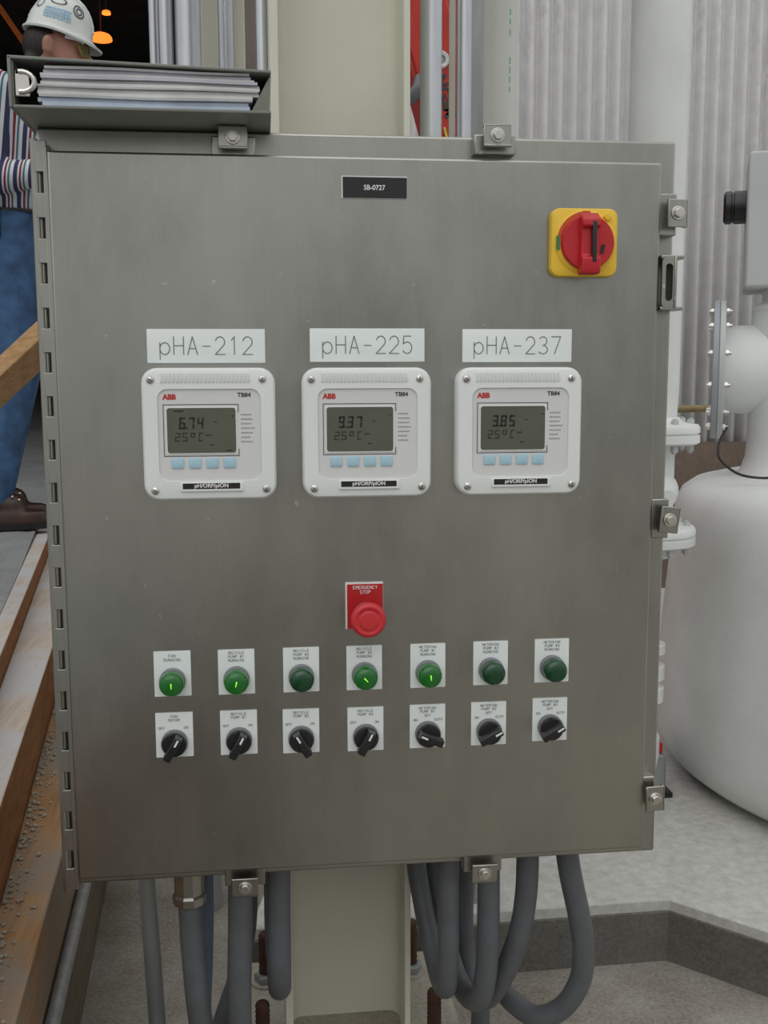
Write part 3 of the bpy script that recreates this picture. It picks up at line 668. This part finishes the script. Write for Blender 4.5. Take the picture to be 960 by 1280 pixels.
# ------------------------------------------------------------------ flexible conduits under the cabinet
def flex(label, pts, r, m=FLEX, nut=False, name='flexible_conduit', group='grey flexible conduits under the cabinet'):
    t = thing(name, label, 'conduit', pts[0], group)
    hp = catmull(pts, 8)
    for a_, b_ in ((0, 1), (-1, -2)):
        if abs(hp[a_].z-zb) < .001: hp[b_].x = hp[a_].x; hp[b_].y = hp[a_].y
    MB().tube(hp, r, 14).build('hose', m, t, angle=80, world=True)
    q = Vector(pts[0])-Vector((0, 0, .064))
    if nut:
        MB().lathe([(r*1.1, 0), (r*1.35, .003), (r*1.35, .013), (r*1.2, .016), (r*1.2, .064)], q, (0, 0, 1), 10).build('gland_nut', STEEL2, t, world=True, angle=20)
    return t
zb = EZ0-.0003   # hoses butt against the cabinet floor
flex('thick flexible conduit with a bright gland nut beside the free-standing pipe', [(-.218, .085, zb), (-.217, .088, .40), (-.212, .092, .30), (-.205, .115, .20), (-.203, .135, .10), (-.204, .145, .03), (-.204, .145, 0)], .0155, nut=True)
flex('thick flexible conduit dropping straight behind a bottom clamp', [(-.153, .075, zb), (-.156, .078, .40), (-.159, .085, .30), (-.158, .10, .19), (-.148, .12, .10), (-.140, .14, .03), (-.140, .14, 0)], .0155)
flex('flexible conduit hanging in front of the column flange and looping back', [(-.106, .085, zb), (-.107, .088, .40), (-.107, .095, .33), (-.107, .130, .285), (-.109, .175, .275), (-.112, .235, .33), (-.110, .33, .45), (-.106, .41, .56), (-.106, .42, .61)], .0150)
flex('slim blue-grey flexible conduit beside the thick one with the gland nut', [(-.198, .13, zb), (-.199, .14, .40), (-.205, .16, .28), (-.215, .20, .16), (-.23, .28, .05), (-.235, .33, .01)], .0075, FLEXB)
flex('flexible conduit rising slantwise behind the straight one', [(-.213, .30, 0), (-.211, .30, .06), (-.196, .30, .13), (-.172, .30, .20), (-.152, .30, .27), (-.147, .29, .35), (-.147, .24, .44), (-.147, .20, .47), (-.147, .20, zb)], .0115)
flex('flexible conduit closest to the column, sweeping down from the rear edge', [(.1375, .40, .62), (.125, .37, .54), (.098, .29, .46), (.093, .25, .40), (.099, .225, .345), (.108, .19, .292), (.1135, .150, .266), (.1145, .113, .282), (.1130, .092, .34), (.1110, .085, .42), (.1105, .085, zb)], .0140)
flex('flexible conduit tucked second from the column behind the hanging loop', [(.196, .45, .62), (.185, .42, .56), (.145, .33, .49), (.124, .29, .43), (.126, .265, .345), (.137, .215, .265), (.150, .165, .238), (.161, .118, .258), (.1655, .094, .325), (.1645, .085, .42), (.163, .085, zb)], .0148)
flex('flexible conduit curving down and inward, crossing behind its neighbour', [(.216, .085, zb), (.2155, .088, .42), (.2085, .100, .352), (.193, .132, .272), (.182, .174, .220), (.172, .216, .206), (.165, .25, .262), (.164, .24, .38), (.164, .20, .47), (.164, .20, zb)], .0148)
flex('widest looping flexible conduit, farthest from the column', [(.266, .09, zb), (.2745, .09, .445), (.2885, .094, .385), (.2990, .102, .330), (.2985, .112, .277), (.281, .130, .228), (.250, .15, .203), (.222, .19, .205), (.206, .25, .210), (.204, .30, .16), (.206, .32, .08), (.206, .325, 0)], .0150)
t = thing('rigid_conduit', 'grey rigid conduit standing upright by the thick flexible conduit with the gland nut', 'conduit', (-.285, .3, 0))
MB().tube([(-.283, .30, -.005), (-.302, .30, .52), (-.302, .30, 1.0)], .0125, 16).build('pipe', GALVD, t, world=True)
t = thing('rigid_conduit', 'grey rigid conduit running along the lowest formwork board, with a coupling', 'conduit', (-.42, .3, .24))
LP = lambda Y: (-.4182-.055*(Y-.3), Y, .232)
MB().tube([LP(-.7), LP(.3), LP(1.6)], .0105, 14).build('pipe', GALVD, t, world=True)
MB().tube([LP(.01), LP(.06)], .0115, 14).build('coupling', GALVD, t, world=True)

# ------------------------------------------------------------------ conduits and posts above the cabinet
def pole(name, label, x0, x1, Y, z0, z1, m, n=24, group=None, cat='conduit', collar=None, foot=None):
    r = (x1-x0)/2
    t = thing(name, label, cat, ((x0+x1)/2, Y, z0), group)
    MB().cyl((0, 0, 0), (0, 0, z1-z0), r, n).build('pipe', m, t)
    MB().cyl((0, 0, .35), (0, 0, .40), r*1.03, n).build('coupling', m, t)
    return t
pole('rigid_conduit', 'thin galvanised conduit at the edge of the dark opening', -.317, -.299, .95, .0, 3.6, GALV)
pole('rigid_conduit', 'medium galvanised conduit between the thin and the thick one', -.2945, -.2675, .9, .0, 3.6, GALV)
pole('rigid_conduit', 'thick galvanised conduit beside the cream post', -.2650, -.2165, .9, .0, 3.6, GALV)
t = thing('steel_post', 'cream painted steel post behind the galvanised conduit', 'post', (-.182, 1.15, .0))
MB().box(-.044, .044, -.05, -.040, 0, 3.5).box(-.005, .005, -.04, .04, 0, 3.5).box(-.044, .044, .040, .05, 0, 3.5).build('section', CREAML, t, bevel=.002)
MB().box(-.08, .08, -.055, .08, 0, .012).build('base_plate', CREAML, t)
pole('rigid_conduit', 'galvanised conduit running up the face of the cream post', -.1905, -.1590, 1.062, .0, 3.6, GALV)
tag(MB().box(-.150, -.100, 1.6, 1.65, 0, 3.6).build('wall_post', BROWNPOST), 'dull brown post in the gap beside the column', 'post')
pole('rigid_conduit', 'bright galvanised conduit hugging the left flange of the column', -.1155, -.0965, .42, .60, 3.6, GALV)
pole('rigid_conduit', 'grey conduit in front of the red boom, next to the column flange', .1215, .1535, .40, .60, 3.6, GALV)
pole('rigid_conduit', 'light grey conduit between the cream strip and the cream plastic pipe', .1845, .2075, .45, .60, 3.6, GALV)
tag(MB().box(.183, .192, .50, .506, 0, 3.6).build('cream_strip', CREAML), 'narrow cream steel strip between the two conduits right of the column', 'strip')
tag(MB().box(.232, .262, .62, .65, .12, 3.6).build('grey_strut', GALVD), 'dull grey strut beside the cream plastic pipe', 'strut')
pv = thing('plastic_pipe', 'thick cream plastic pipe with teal printing', 'pipe', (.3140, .75, .121))
MB().cyl((0, 0, 0), (0, 0, 3.4), .0355, 32).build('pipe', PVC, pv)
MB().cyl((0, 0, 0), (0, 0, .08), .042, 32).build('socket', PVC, pv)
pr = MB()
def dash(z0, z1, a=-1.72+.62, w=.0022):
    r = .0357; pr.poly([(r*math.cos(a+w_), r*math.sin(a+w_), z) for w_, z in ((-.03, z0), (.03, z0), (.03, z1), (-.03, z1))])
for za in (1.350, 1.375, 1.402, 1.47, 1.486, 1.502, 1.518, 1.566, 1.585, 1.60, 1.66, 1.675): dash(za, za+random.uniform(.008, .013))
tag(pr.build('printing', TEAL, pv), kind='stuff')
# red machine boom
bo = thing('red_boom', 'bright red machine boom slanting behind the conduits', 'boom', (.46, 1.66, .121))
def slant(pts, y0, y1): return MB().loops([[(x, y, z) for x, z in pts] for y in (y0, y1)])
Bz = lambda z: .262+(1.95-z)*.285   # left edge of the boom at height z
slant([(Bz(.121), .121), (Bz(.121)+.145, .121), (Bz(2.6)+.145, 2.6), (Bz(2.6), 2.6)], 1.62, 1.75).build('beam', REDM, bo, bevel=.006, world=True)
slant([(Bz(1.2)+.145, 1.2), (Bz(1.2)+.16, 1.2), (Bz(2.6)+.20, 2.6), (Bz(2.6)+.145, 2.6)], 1.66, 1.72).build('side_web', REDM, bo, bevel=.004, world=True)
slant([(Bz(1.2)+.012, 1.2), (Bz(1.2)+.045, 1.2), (Bz(2.5)+.035, 2.5), (Bz(2.5)+.012, 2.5)], 1.612, 1.622).build('edge_rib', REDM, bo, bevel=.003, world=True)
MB().lathe([(.012, -.005), (.012, .008), (.020, .010), (.0225, .006), (.0225, -.005)], (.3600, 1.62, 1.905), (0, -1, 0), 28).build('pin_ring', WHITE_T, bo, world=True)
MB().lathe([(.0115, -.004), (.0115, .004)], (.3600, 1.62, 1.905), (0, -1, 0), 20).build('pin', GALVD, bo, world=True)
MB().tube(catmull([(.270, 1.60, 1.80), (.282, 1.585, 1.805), (.297, 1.58, 1.822), (.306, 1.60, 1.85)]), .018, 14).build('hose_elbow', GREYCOL, bo, world=True)
o = font_text('lettering', 'NGSM', .040, INK, bo, (0, 0, 0), .0015)
o.data.transform(Matrix.Translation((.372-.46, 1.618-1.66, 1.815-.121)) @ Matrix.Rotation(math.radians(76), 4, 'Y'))
MB().beam((.368, 1.612, 1.735), (.385, 1.612, 1.670), .006, .012, (0, 1, 0)).build('yellow_stripe', YELM, bo, world=True)

# ------------------------------------------------------------------ white tank and pipework
TC = (1.605, 1.13)
tk = thing('storage_tank', 'large white round plastic tank standing on the concrete slab', 'tank', (TC[0], TC[1], SZ))
R0 = .755
prof = [(.001, .004), (R0-.10, .004), (R0-.055, .012), (R0-.025, .035), (R0-.010, .075), (R0-.005, .14), (R0-.009, .25), (R0-.013, .34), (R0-.021, .43), (R0-.027, .50), (R0-.029, .56), (R0-.034, .62), (R0-.040, .655), (R0-.054, .685), (R0-.082, .705), (R0-.13, .7165), (R0-.162, .720), (.001, .720)]
MB().lathe(prof, n=96).build('shell', FRP, tk, angle=70)
MB().lathe([(.050, .0), (.050, .006), (.046, .008), (.001, .009)], (-.490, -.03, .7195), (0, 0, 1), 28).build('lid', FRP, tk)
# blower duct and tee on the tank
du = thing('duct_tee', 'white duct rising from the tank with a bolted blind flange', 'duct', (1.218, 1.30, SZ+.72)); du.rotation_euler.z = -.42
MB().lathe([(.150, .0001), (.138, .015), (.127, .05), (.124, .10), (.122, .42)], n=48).build('riser', FRP, du, angle=60)
MB().lathe([(.108, 0), (.112, .04), (.112, .10), (.108, .20)], (0, 0, .265), (-1, 0, 0), 40).build('branch', FRP, du, angle=60)
FX = -.185
MB().lathe([(.172, 0), (.172, .014)], (FX, 0, .265), (-1, 0, 0), 48).build('flange', FRPB, du, bevel=.002)
MB().lathe([(.174, 0), (.174, .014)], (FX-.0145, 0, .265), (-1, 0, 0), 48).build('blind_flange', FRPL, du, bevel=.002)
for i in range(12):
    a_ = 2*PI*(i+.5)/12
    MB().cyl((FX+.014, .148*math.cos(a_), .265+.148*math.sin(a_)), (FX-.040, .148*math.cos(a_), .265+.148*math.sin(a_)), .0055, 10).cyl((FX-.029, .148*math.cos(a_), .265+.148*math.sin(a_)), (FX-.036, .148*math.cos(a_), .265+.148*math.sin(a_)), .0085, 6).cyl((FX+.001, .148*math.cos(a_), .265+.148*math.sin(a_)), (FX+.008, .148*math.cos(a_), .265+.148*math.sin(a_)), .0085, 6).build('flange_bolt', CHROME, du)
MB().lathe([(.124, .41), (.115, .425), (.102, .43), (.102, .4591)], (0, 0, 0), (0, 0, 1), 40).build('neck', FRP, du, angle=60)
jb = thing('actuator_box', 'pale grey box with a black gland above the white duct', 'box', (1.245, 1.30, 1.300)); jb.rotation_euler.z = -.42
MB().box(-.172, .20, -.13, .13, 0, .315).build('housing', FRPB, jb, bevel=.006)
gl = MB().lathe([(.040, 0), (.040, .030), (.037, .032), (.037, .036), (.040, .038), (.040, .050), (.034, .056)], (-.170, 0, .206), (-1, 0, 0), 32).build('cable_gland', BLACKP, jb, angle=30)
cb = MB().tube(catmull([(1.014, 1.27, .965), (.972, 1.22, .93), (.958, 1.18, .895), (.975, 1.12, .866), (1.02, 1.09, .858), (1.08, 1.10, .862), (1.13, 1.14, .866), (1.165, 1.165, .86)]), .003, 8)
tag(cb.build('black_cable', BLACKM), 'thin black cable drooping from the blind flange onto the tank', 'cable')
# vertical pipe with flanges beside the cabinet
vp = thing('flanged_pipe', 'white vertical pipe with bolted flanges standing between cabinet and tank', 'pipe', (.7130, 1.0, SZ))
Z = lambda z: z-SZ
MB().lathe([(.058, Z(.985)), (.058, Z(1.02)), (.060, Z(1.06)), (.0605, Z(3.5))], n=40).build('upper_pipe', FRP, vp)
def flg(z, r, nm):
    f_ = MB().lathe([(.062, Z(z+.035)), (.070, Z(z+.026)), (r-.004, Z(z+.020)), (r, Z(z+.014)), (r, Z(z+.003)), (r-.004, Z(z+.001)), (r-.004, Z(z-.001)), (r, Z(z-.003)), (r, Z(z-.018)), (r-.006, Z(z-.022)), (.058, Z(z-.026))], n=44).build(nm, FRP, vp, angle=35)
    for i in range(8):
        a_ = 2*PI*(i+.35)/8; q = (r-.020)
        MB().cyl((q*math.cos(a_), q*math.sin(a_), Z(z-.04)), (q*math.cos(a_), q*math.sin(a_), Z(z+.034)), .005, 8).lathe([(.0085, Z(z+.021)), (.0085, Z(z+.031))], (q*math.cos(a_), q*math.sin(a_), 0), (0, 0, 1), 6).lathe([(.0085, Z(z-.036)), (.0085, Z(z-.021))], (q*math.cos(a_), q*math.sin(a_), 0), (0, 0, 1), 6).build('flange_bolt', FRPB, f_)
flg(.968, .106, 'upper_flange')
MB().lathe([(.055, Z(.70)), (.055, Z(.95))], n=36).build('valve_pipe', FRP, vp)
MB().sphere((.000, -.010, Z(.845)), .062, .062, .052, 24, 14).cyl((.010, -.05, Z(.838)), (.012, -.082, Z(.834)), .019, 20).build('valve_body', FRP, vp)
flg(.748, .104, 'lower_flange')
MB().lathe([(.032, Z(.50)), (.032, Z(.73))], n=36).build('lower_pipe', FRP, vp)
MB().lathe([(.048, Z(.485)), (.048, Z(.505))], n=36).build('foot_flange', FRP, vp)
pu = thing('metering_pump', 'small grey pump with a red handle at the foot of the tank', 'pump', (.752, 1.12, SZ))
MB().box(-.070, .060, -.075, .10, 0, .012).build('foot_plate', BLACKP, pu)
MB().box(-.060, .048, -.065, .09, .012, .100).build('motor_block', GALVD, pu, bevel=.006)
MB().lathe([(.035, .09), (.042, .13), (.042, .17), (.030, .19), (.030, .25), (.048, .255), (.048, .285), (.040, .29), (.040, .30), (.048, .305), (.048, .335), (.032, .34), (.032, .365)], (-.039, -.12, 0), (0, 0, 1), 28).build('pump_head', FRP, pu, angle=30)
MB().box(.002, .042, -.055, -.040, .100, .125).build('handle', REDP, pu, bevel=.004)
tag(MB().tube([(1.06, 2.0, .985), (1.50, 2.05, .99)], .012, 12).build('brass_rod', BRASS), 'short tarnished brass pipe running across in front of the corrugated wall', 'pipe')
tag(MB().box(1.04, 1.09, 1.96, 2.05, SZ, 1.0).build('pipe_stand', FRPB, bevel=.003), 'pale grey stand that carries the tarnished brass pipe', 'stand')

# ------------------------------------------------------------------ person
pe = thing('person', 'person in white hard hat, striped shirt and jeans standing on the rubble ground', 'person', (-.992, 2.80, .556)); pe.scale = (1.015, 1.015, 1.010)
def fuse(name, mb, m, voxel, smooth=3, parent=pe):
    me = bpy.data.meshes.new('tmp'); me.from_pydata(mb.v, [], mb.f)
    import bmesh
    b = bmesh.new(); b.from_mesh(me); bmesh.ops.recalc_face_normals(b, faces=b.faces[:]); b.to_mesh(me); b.free()
    o = bpy.data.objects.new('tmp', me); COL.objects.link(o)
    r = o.modifiers.new('r', 'REMESH'); r.mode = 'VOXEL'; r.voxel_size = voxel; r.use_smooth_shade = True
    s_ = o.modifiers.new('s', 'SMOOTH'); s_.iterations = smooth; s_.factor = .5
    dg = bpy.context.evaluated_depsgraph_get(); me2 = bpy.data.meshes.new_from_object(o.evaluated_get(dg)); me2.name = name
    bpy.data.objects.remove(o)
    me2.materials.clear(); me2.materials.append(m)
    for p in me2.polygons: p.use_smooth = True
    o = bpy.data.objects.new(name, me2); COL.objects.link(o); o.parent = parent; return o
def eloft(mb, secs, n=24):
    return mb.loops([[(cx+rx*math.cos(2*PI*i/n), cy+ry*math.sin(2*PI*i/n), z) for i in range(n)] for cx, cy, z, rx, ry in secs])
# joints, local: +x is where the person faces, -y is towards the cabinet
HD = Vector((.175, -.01, 1.655))
body = MB()
body.sphere(HD+Vector((-.005, 0, .02)), .100, .076, .105, 24, 16)
eloft(body, [(HD.x+.035, HD.y, HD.z-.125, .028, .026), (HD.x+.040, HD.y, HD.z-.105, .052, .048), (HD.x+.032, HD.y, HD.z-.06, .064, .060), (HD.x+.02, HD.y, HD.z-.01, .076, .068), (HD.x+.01, HD.y, HD.z+.04, .085, .07)])
body.capsule(HD+Vector((.094, 0, .012)), .009, HD+Vector((.116, 0, -.030)), .0145)          # nose
body.capsule(HD+Vector((.088, -.018, -.068)), .009, HD+Vector((.088, .018, -.068)), .009)      # lips
body.capsule(HD+Vector((.086, -.045, .028)), .010, HD+Vector((.086, .045, .028)), .010)        # brow
for s in (-1, 1):
    body.capsule(HD+Vector((-.006, s*.078, -.020)), .009, HD+Vector((-.014, s*.086, .022)), .013)
    body.sphere(HD+Vector((-.012, s*.084, .008)), .022, .007, .032, 12, 8)
body.capsule(HD+Vector((-.02, 0, -.07)), .058, Vector((.045, 0, 1.48)), .062)
eloft(body, [(.0, 0, .98, .12, .16), (.0, 0, 1.15, .11, .145), (.015, 0, 1.33, .12, .165), (.01, 0, 1.46, .10, .17), (.01, 0, 1.53, .06, .11)])
SH = {-1: (Vector((.0, -.195, 1.475)), Vector((-.045, -.225, 1.185)), Vector((.19, -.19, 1.225))), 1: (Vector((.01, .195, 1.475)), Vector((.0, .225, 1.19)), Vector((.22, .15, 1.20)))}
for s, (a_, b_, c_) in SH.items():
    body.capsule(a_, .052, b_, .042); body.capsule(b_, .042, c_, .028)
    palm = c_+Vector((.075, 0, 0)); body.capsule(c_, .026, palm, .030)
    for k in range(4):
        p0 = palm+Vector((.015, 0, .027-.018*k)); l = (.036, .040, .038, .030)[k]
        p1 = p0+Vector((l, -s*.012, -.004)); p2 = p1+Vector((l*.55, -s*.026, -.008))
        body.capsule(p0, .0092, p1, .0086, 10); body.capsule(p1, .0086, p2, .0075, 10)
    p0 = c_+Vector((.035, -s*.012, .024)); p1 = p0+Vector((.030, -s*.020, .022)); body.capsule(p0, .011, p1, .010, 10); body.capsule(p1, .010, p1+Vector((.028, -s*.008, .006)), .0085, 10)
LG = {-1: (Vector((.0, -.095, 1.04)), Vector((.0, -.105, .57)), Vector((-.085, -.105, .10))), 1: (Vector((.0, .095, 1.04)), Vector((-.02, .10, .57)), Vector((-.13, .11, .10)))}
for s, (a_, b_, c_) in LG.items():
    body.capsule(a_, .085, b_, .055); body.capsule(b_, .055, c_, .038); body.capsule(c_+Vector((-.03, 0, -.05)), .030, c_+Vector((.10, 0, -.065)), .022)
fuse('body', body, SKIN, .0075, 3)
sh = MB()
eloft(sh, [(.0, 0, 1.10, .145, .185), (.005, 0, 1.14, .155, .195), (.005, 0, 1.22, .138, .175), (.02, 0, 1.36, .142, .190), (.01, 0, 1.47, .125, .195), (.01, 0, 1.54, .085, .14), (.035, 0, 1.575, .066, .075)])
for s, (a_, b_, c_) in SH.items():
    sh.capsule(a_+Vector((0, -s*.01, 0)), .078, b_, .062); sh.capsule(b_, .062, b_.lerp(c_, .85), .045)
fuse('shirt', sh, SHIRT, .012, 4)
je = MB()
eloft(je, [(.0, 0, .93, .125, .165), (.0, 0, 1.02, .135, .175), (.0, 0, 1.12, .132, .168), (.0, 0, 1.135, .130, .166)])
for s, (a_, b_, c_) in LG.items():
    je.capsule(a_, .105, b_, .078); je.capsule(b_, .078, c_+Vector((0, 0, .02)), .066)
fuse('jeans', je, DENIM, .012, 4)
eloft(MB(), [(.0, 0, 1.095, .145, .182), (.0, 0, 1.130, .143, .180)], 40).build('belt', LEATHER, pe)
tag(MB().box(-.10, .0, -.215, -.165, 1.00, 1.125).build('belt_pouch', LEATHER, pe, bevel=.01), 'black pouch clipped to the belt')
for s, (a_, b_, c_) in LG.items():
    bt = MB(); x, y = c_.x, c_.y
    bt.loops([[(x+.035+lx*math.cos(2*PI*i/24) , y+ly*math.sin(2*PI*i/24), z) for i in range(24)] for z, lx, ly in ((.0, .150, .052), (.03, .152, .054), (.06, .140, .050))])
    bt.capsule((x-.03, y, .10), .055, (x+.06, y, .075), .047); bt.capsule((x-.02, y, .10), .055, (x-.01, y, .17), .052)
    bo_ = fuse('boot', bt, BOOT, .009, 3)
    MB().loops([[(x+.036+lx*math.cos(2*PI*i/28), y+ly*math.sin(2*PI*i/28), z) for i in range(28)] for z, lx, ly in ((-.004, .154, .056), (.018, .157, .058))]).build('sole', BLACKM, bo_)
    for k in range(3): MB().sphere((x+.045+.022*k, y-.038+.004*k, .125-.012*k), .006, .006, .006, 8, 6).build('eyelet', CHROME, bo_)
ha = MB(); ha.sphere(HD+Vector((-.026, 0, .024)), .090, .0825, .080, 20, 12); ha.capsule(HD+Vector((-.075, -.03, -.04)), .036, HD+Vector((-.075, .03, -.04)), .036); ha.capsule(HD+Vector((-.02, -.062, .03)), .020, HD+Vector((.0, -.066, -.0)), .016)
fuse('hair', ha, HAIR, .008, 2)
# hard hat, tilted forward
hr = bpy.data.objects.new('hard_hat_shell', None); bpy.data.objects.remove(hr)
HM = Matrix.Translation(HD+Vector((.010, 0, .055))) @ Matrix.Rotation(math.radians(14), 4, 'Y')
L = []; n = 40
def ring(z, rx, ry, vis=0.):
    l = []
    for i in range(n):
        a_ = 2*PI*i/n; cx = math.cos(a_); l.append((rx*.88*cx + (vis*max(0, cx)**2), ry*.95*math.sin(a_), z*1.06 - .010*max(0, cx)*(1 if vis else 0)))
    return l
L = [ring(-.006, .138, .112, .030), ring(0, .140, .114, .030), ring(.006, .132, .106, .022), ring(.014, .128, .102), ring(.05, .122, .098), ring(.085, .105, .085), ring(.11, .080, .066), ring(.125, .050, .042), ring(.131, .015, .015)]
L = [ring(-.004, .120, .094)] + L
hat = MB().loops(L, False, True).xf(HM).build('hard_hat', HATW, pe, angle=50)
rb_ = MB()
rb_.tube([tuple(HM @ Vector((.108*math.cos(t), 0, .006+.134*math.sin(t)))) for t in [PI*.08+PI*.84*k/14 for k in range(15)]], .010, 8).build('crown_ridge', HATW, hat)
def on_hat(az, z):   # point just outside the crown, on the side facing the cabinet
    R_ = [(.0, .131, .105), (.014, .128, .102), (.05, .122, .098), (.085, .105, .085), (.11, .080, .066), (.125, .050, .042), (.14, .015, .015)]
    for (za, ax, ay), (zb_, bx, by) in zip(R_, R_[1:]):
        if z <= zb_:
            k = (z-za)/(zb_-za); rx = ax+(bx-ax)*k+.0016; ry = ay+(by-ay)*k+.0016; break
    return HM @ Vector((rx*.89*math.cos(az), ry*.96*math.sin(az), z*1.06))
def sticker(az, z, ra, rz, m, name, rim=.12):
    mb = MB(); N = 22
    for i in range(N):
        t0, t1 = 2*PI*i/N, 2*PI*(i+1)/N
        mb.poly([tuple(on_hat(az+ra*k*math.cos(t), z+rz*k*math.sin(t))) for k, t in ((1, t0), (1, t1), (1-rim, t1), (1-rim, t0))])
    mb.build(name, m, hat)
sticker(-PI/2-.72, .078, .16, .019, STICKK, 'sticker', .2)
sticker(-PI/2-.05, .092, .32, .013, STICKK, 'sticker', .2)
sticker(-PI/2+.72, .078, .22, .021, STICKK, 'sticker', .2)
sticker(-PI/2+.72, .078, .12, .012, STICKK, 'sticker', .35)
bl = MB()
for r_ in range(4):
    a0 = -PI/2-.40
    while a0 < -PI/2+.42:
        d_ = random.uniform(.03, .09); z = .060-.0095*r_
        bl.poly([tuple(on_hat(q, zz_)) for q, zz_ in ((a0, z), (a0+d_, z), (a0+d_, z+.006), (a0, z+.006))]); a0 += d_+.025
bl.build('sticker_print', STICKB, hat)
MB().tube(catmull([tuple(HD+Vector((.045, -.079, .034))), tuple(HD+Vector((.085, -.074, .027))), tuple(HD+Vector((.102, -.056, .022)))]), .006, 8).build('glasses_temple', WHITE_T, pe)
gz_ = MB()
for s in (-1, 1):
    gz_.loops([[tuple(HD+Vector((.104+.004-.022*(abs(y)/.06)**2+dx, s*abs(y), z))) for y, z in ((.012, .022), (.058, .022), (.064, .004), (.052, -.020), (.022, -.022), (.010, -.004))] for dx in (0, .003)])
gz_.build('safety_glasses', GLASSY, pe)

# ------------------------------------------------------------------ lamps deep in the dark building
def lamp(x, y, z, r, lab):
    t = thing('hanging_lamp', lab, 'lamp', (x, y, z), 'orange lamps in the dark building')
    MB().lathe([(r, -.01), (r*.96, r*.12), (r*.8, r*.30), (r*.45, r*.44), (r*.1, r*.5), (.005, r*.55)], n=28).build('shade', LAMP_OR, t, angle=60)
    MB().cyl((0, 0, r*.5), (0, 0, 4.02-z), .006, 8).build('stem', DARKROOM, t)
    MB().lathe([(r*.97, -.010), (r*.6, -r*.25), (.004, -r*.32)], n=24).build('diffuser', LAMP_OR, t)
lamp(-1.10, 6.0, 3.25, .072, 'round orange glowing lamp beside the hard hat brim')
lamp(-1.06, 6.0, 3.41, .028, 'small orange glowing lamp higher in the dark building')
tag(MB().beam((-1.80, 5.0, 3.55), (-1.36, 5.0, 2.89), .03, .03).build('orange_beam', mat('orange_beam_paint', (.8, .18, .03), .6)), 'slanting orange beam in the dark building behind the hard hat', 'beam')
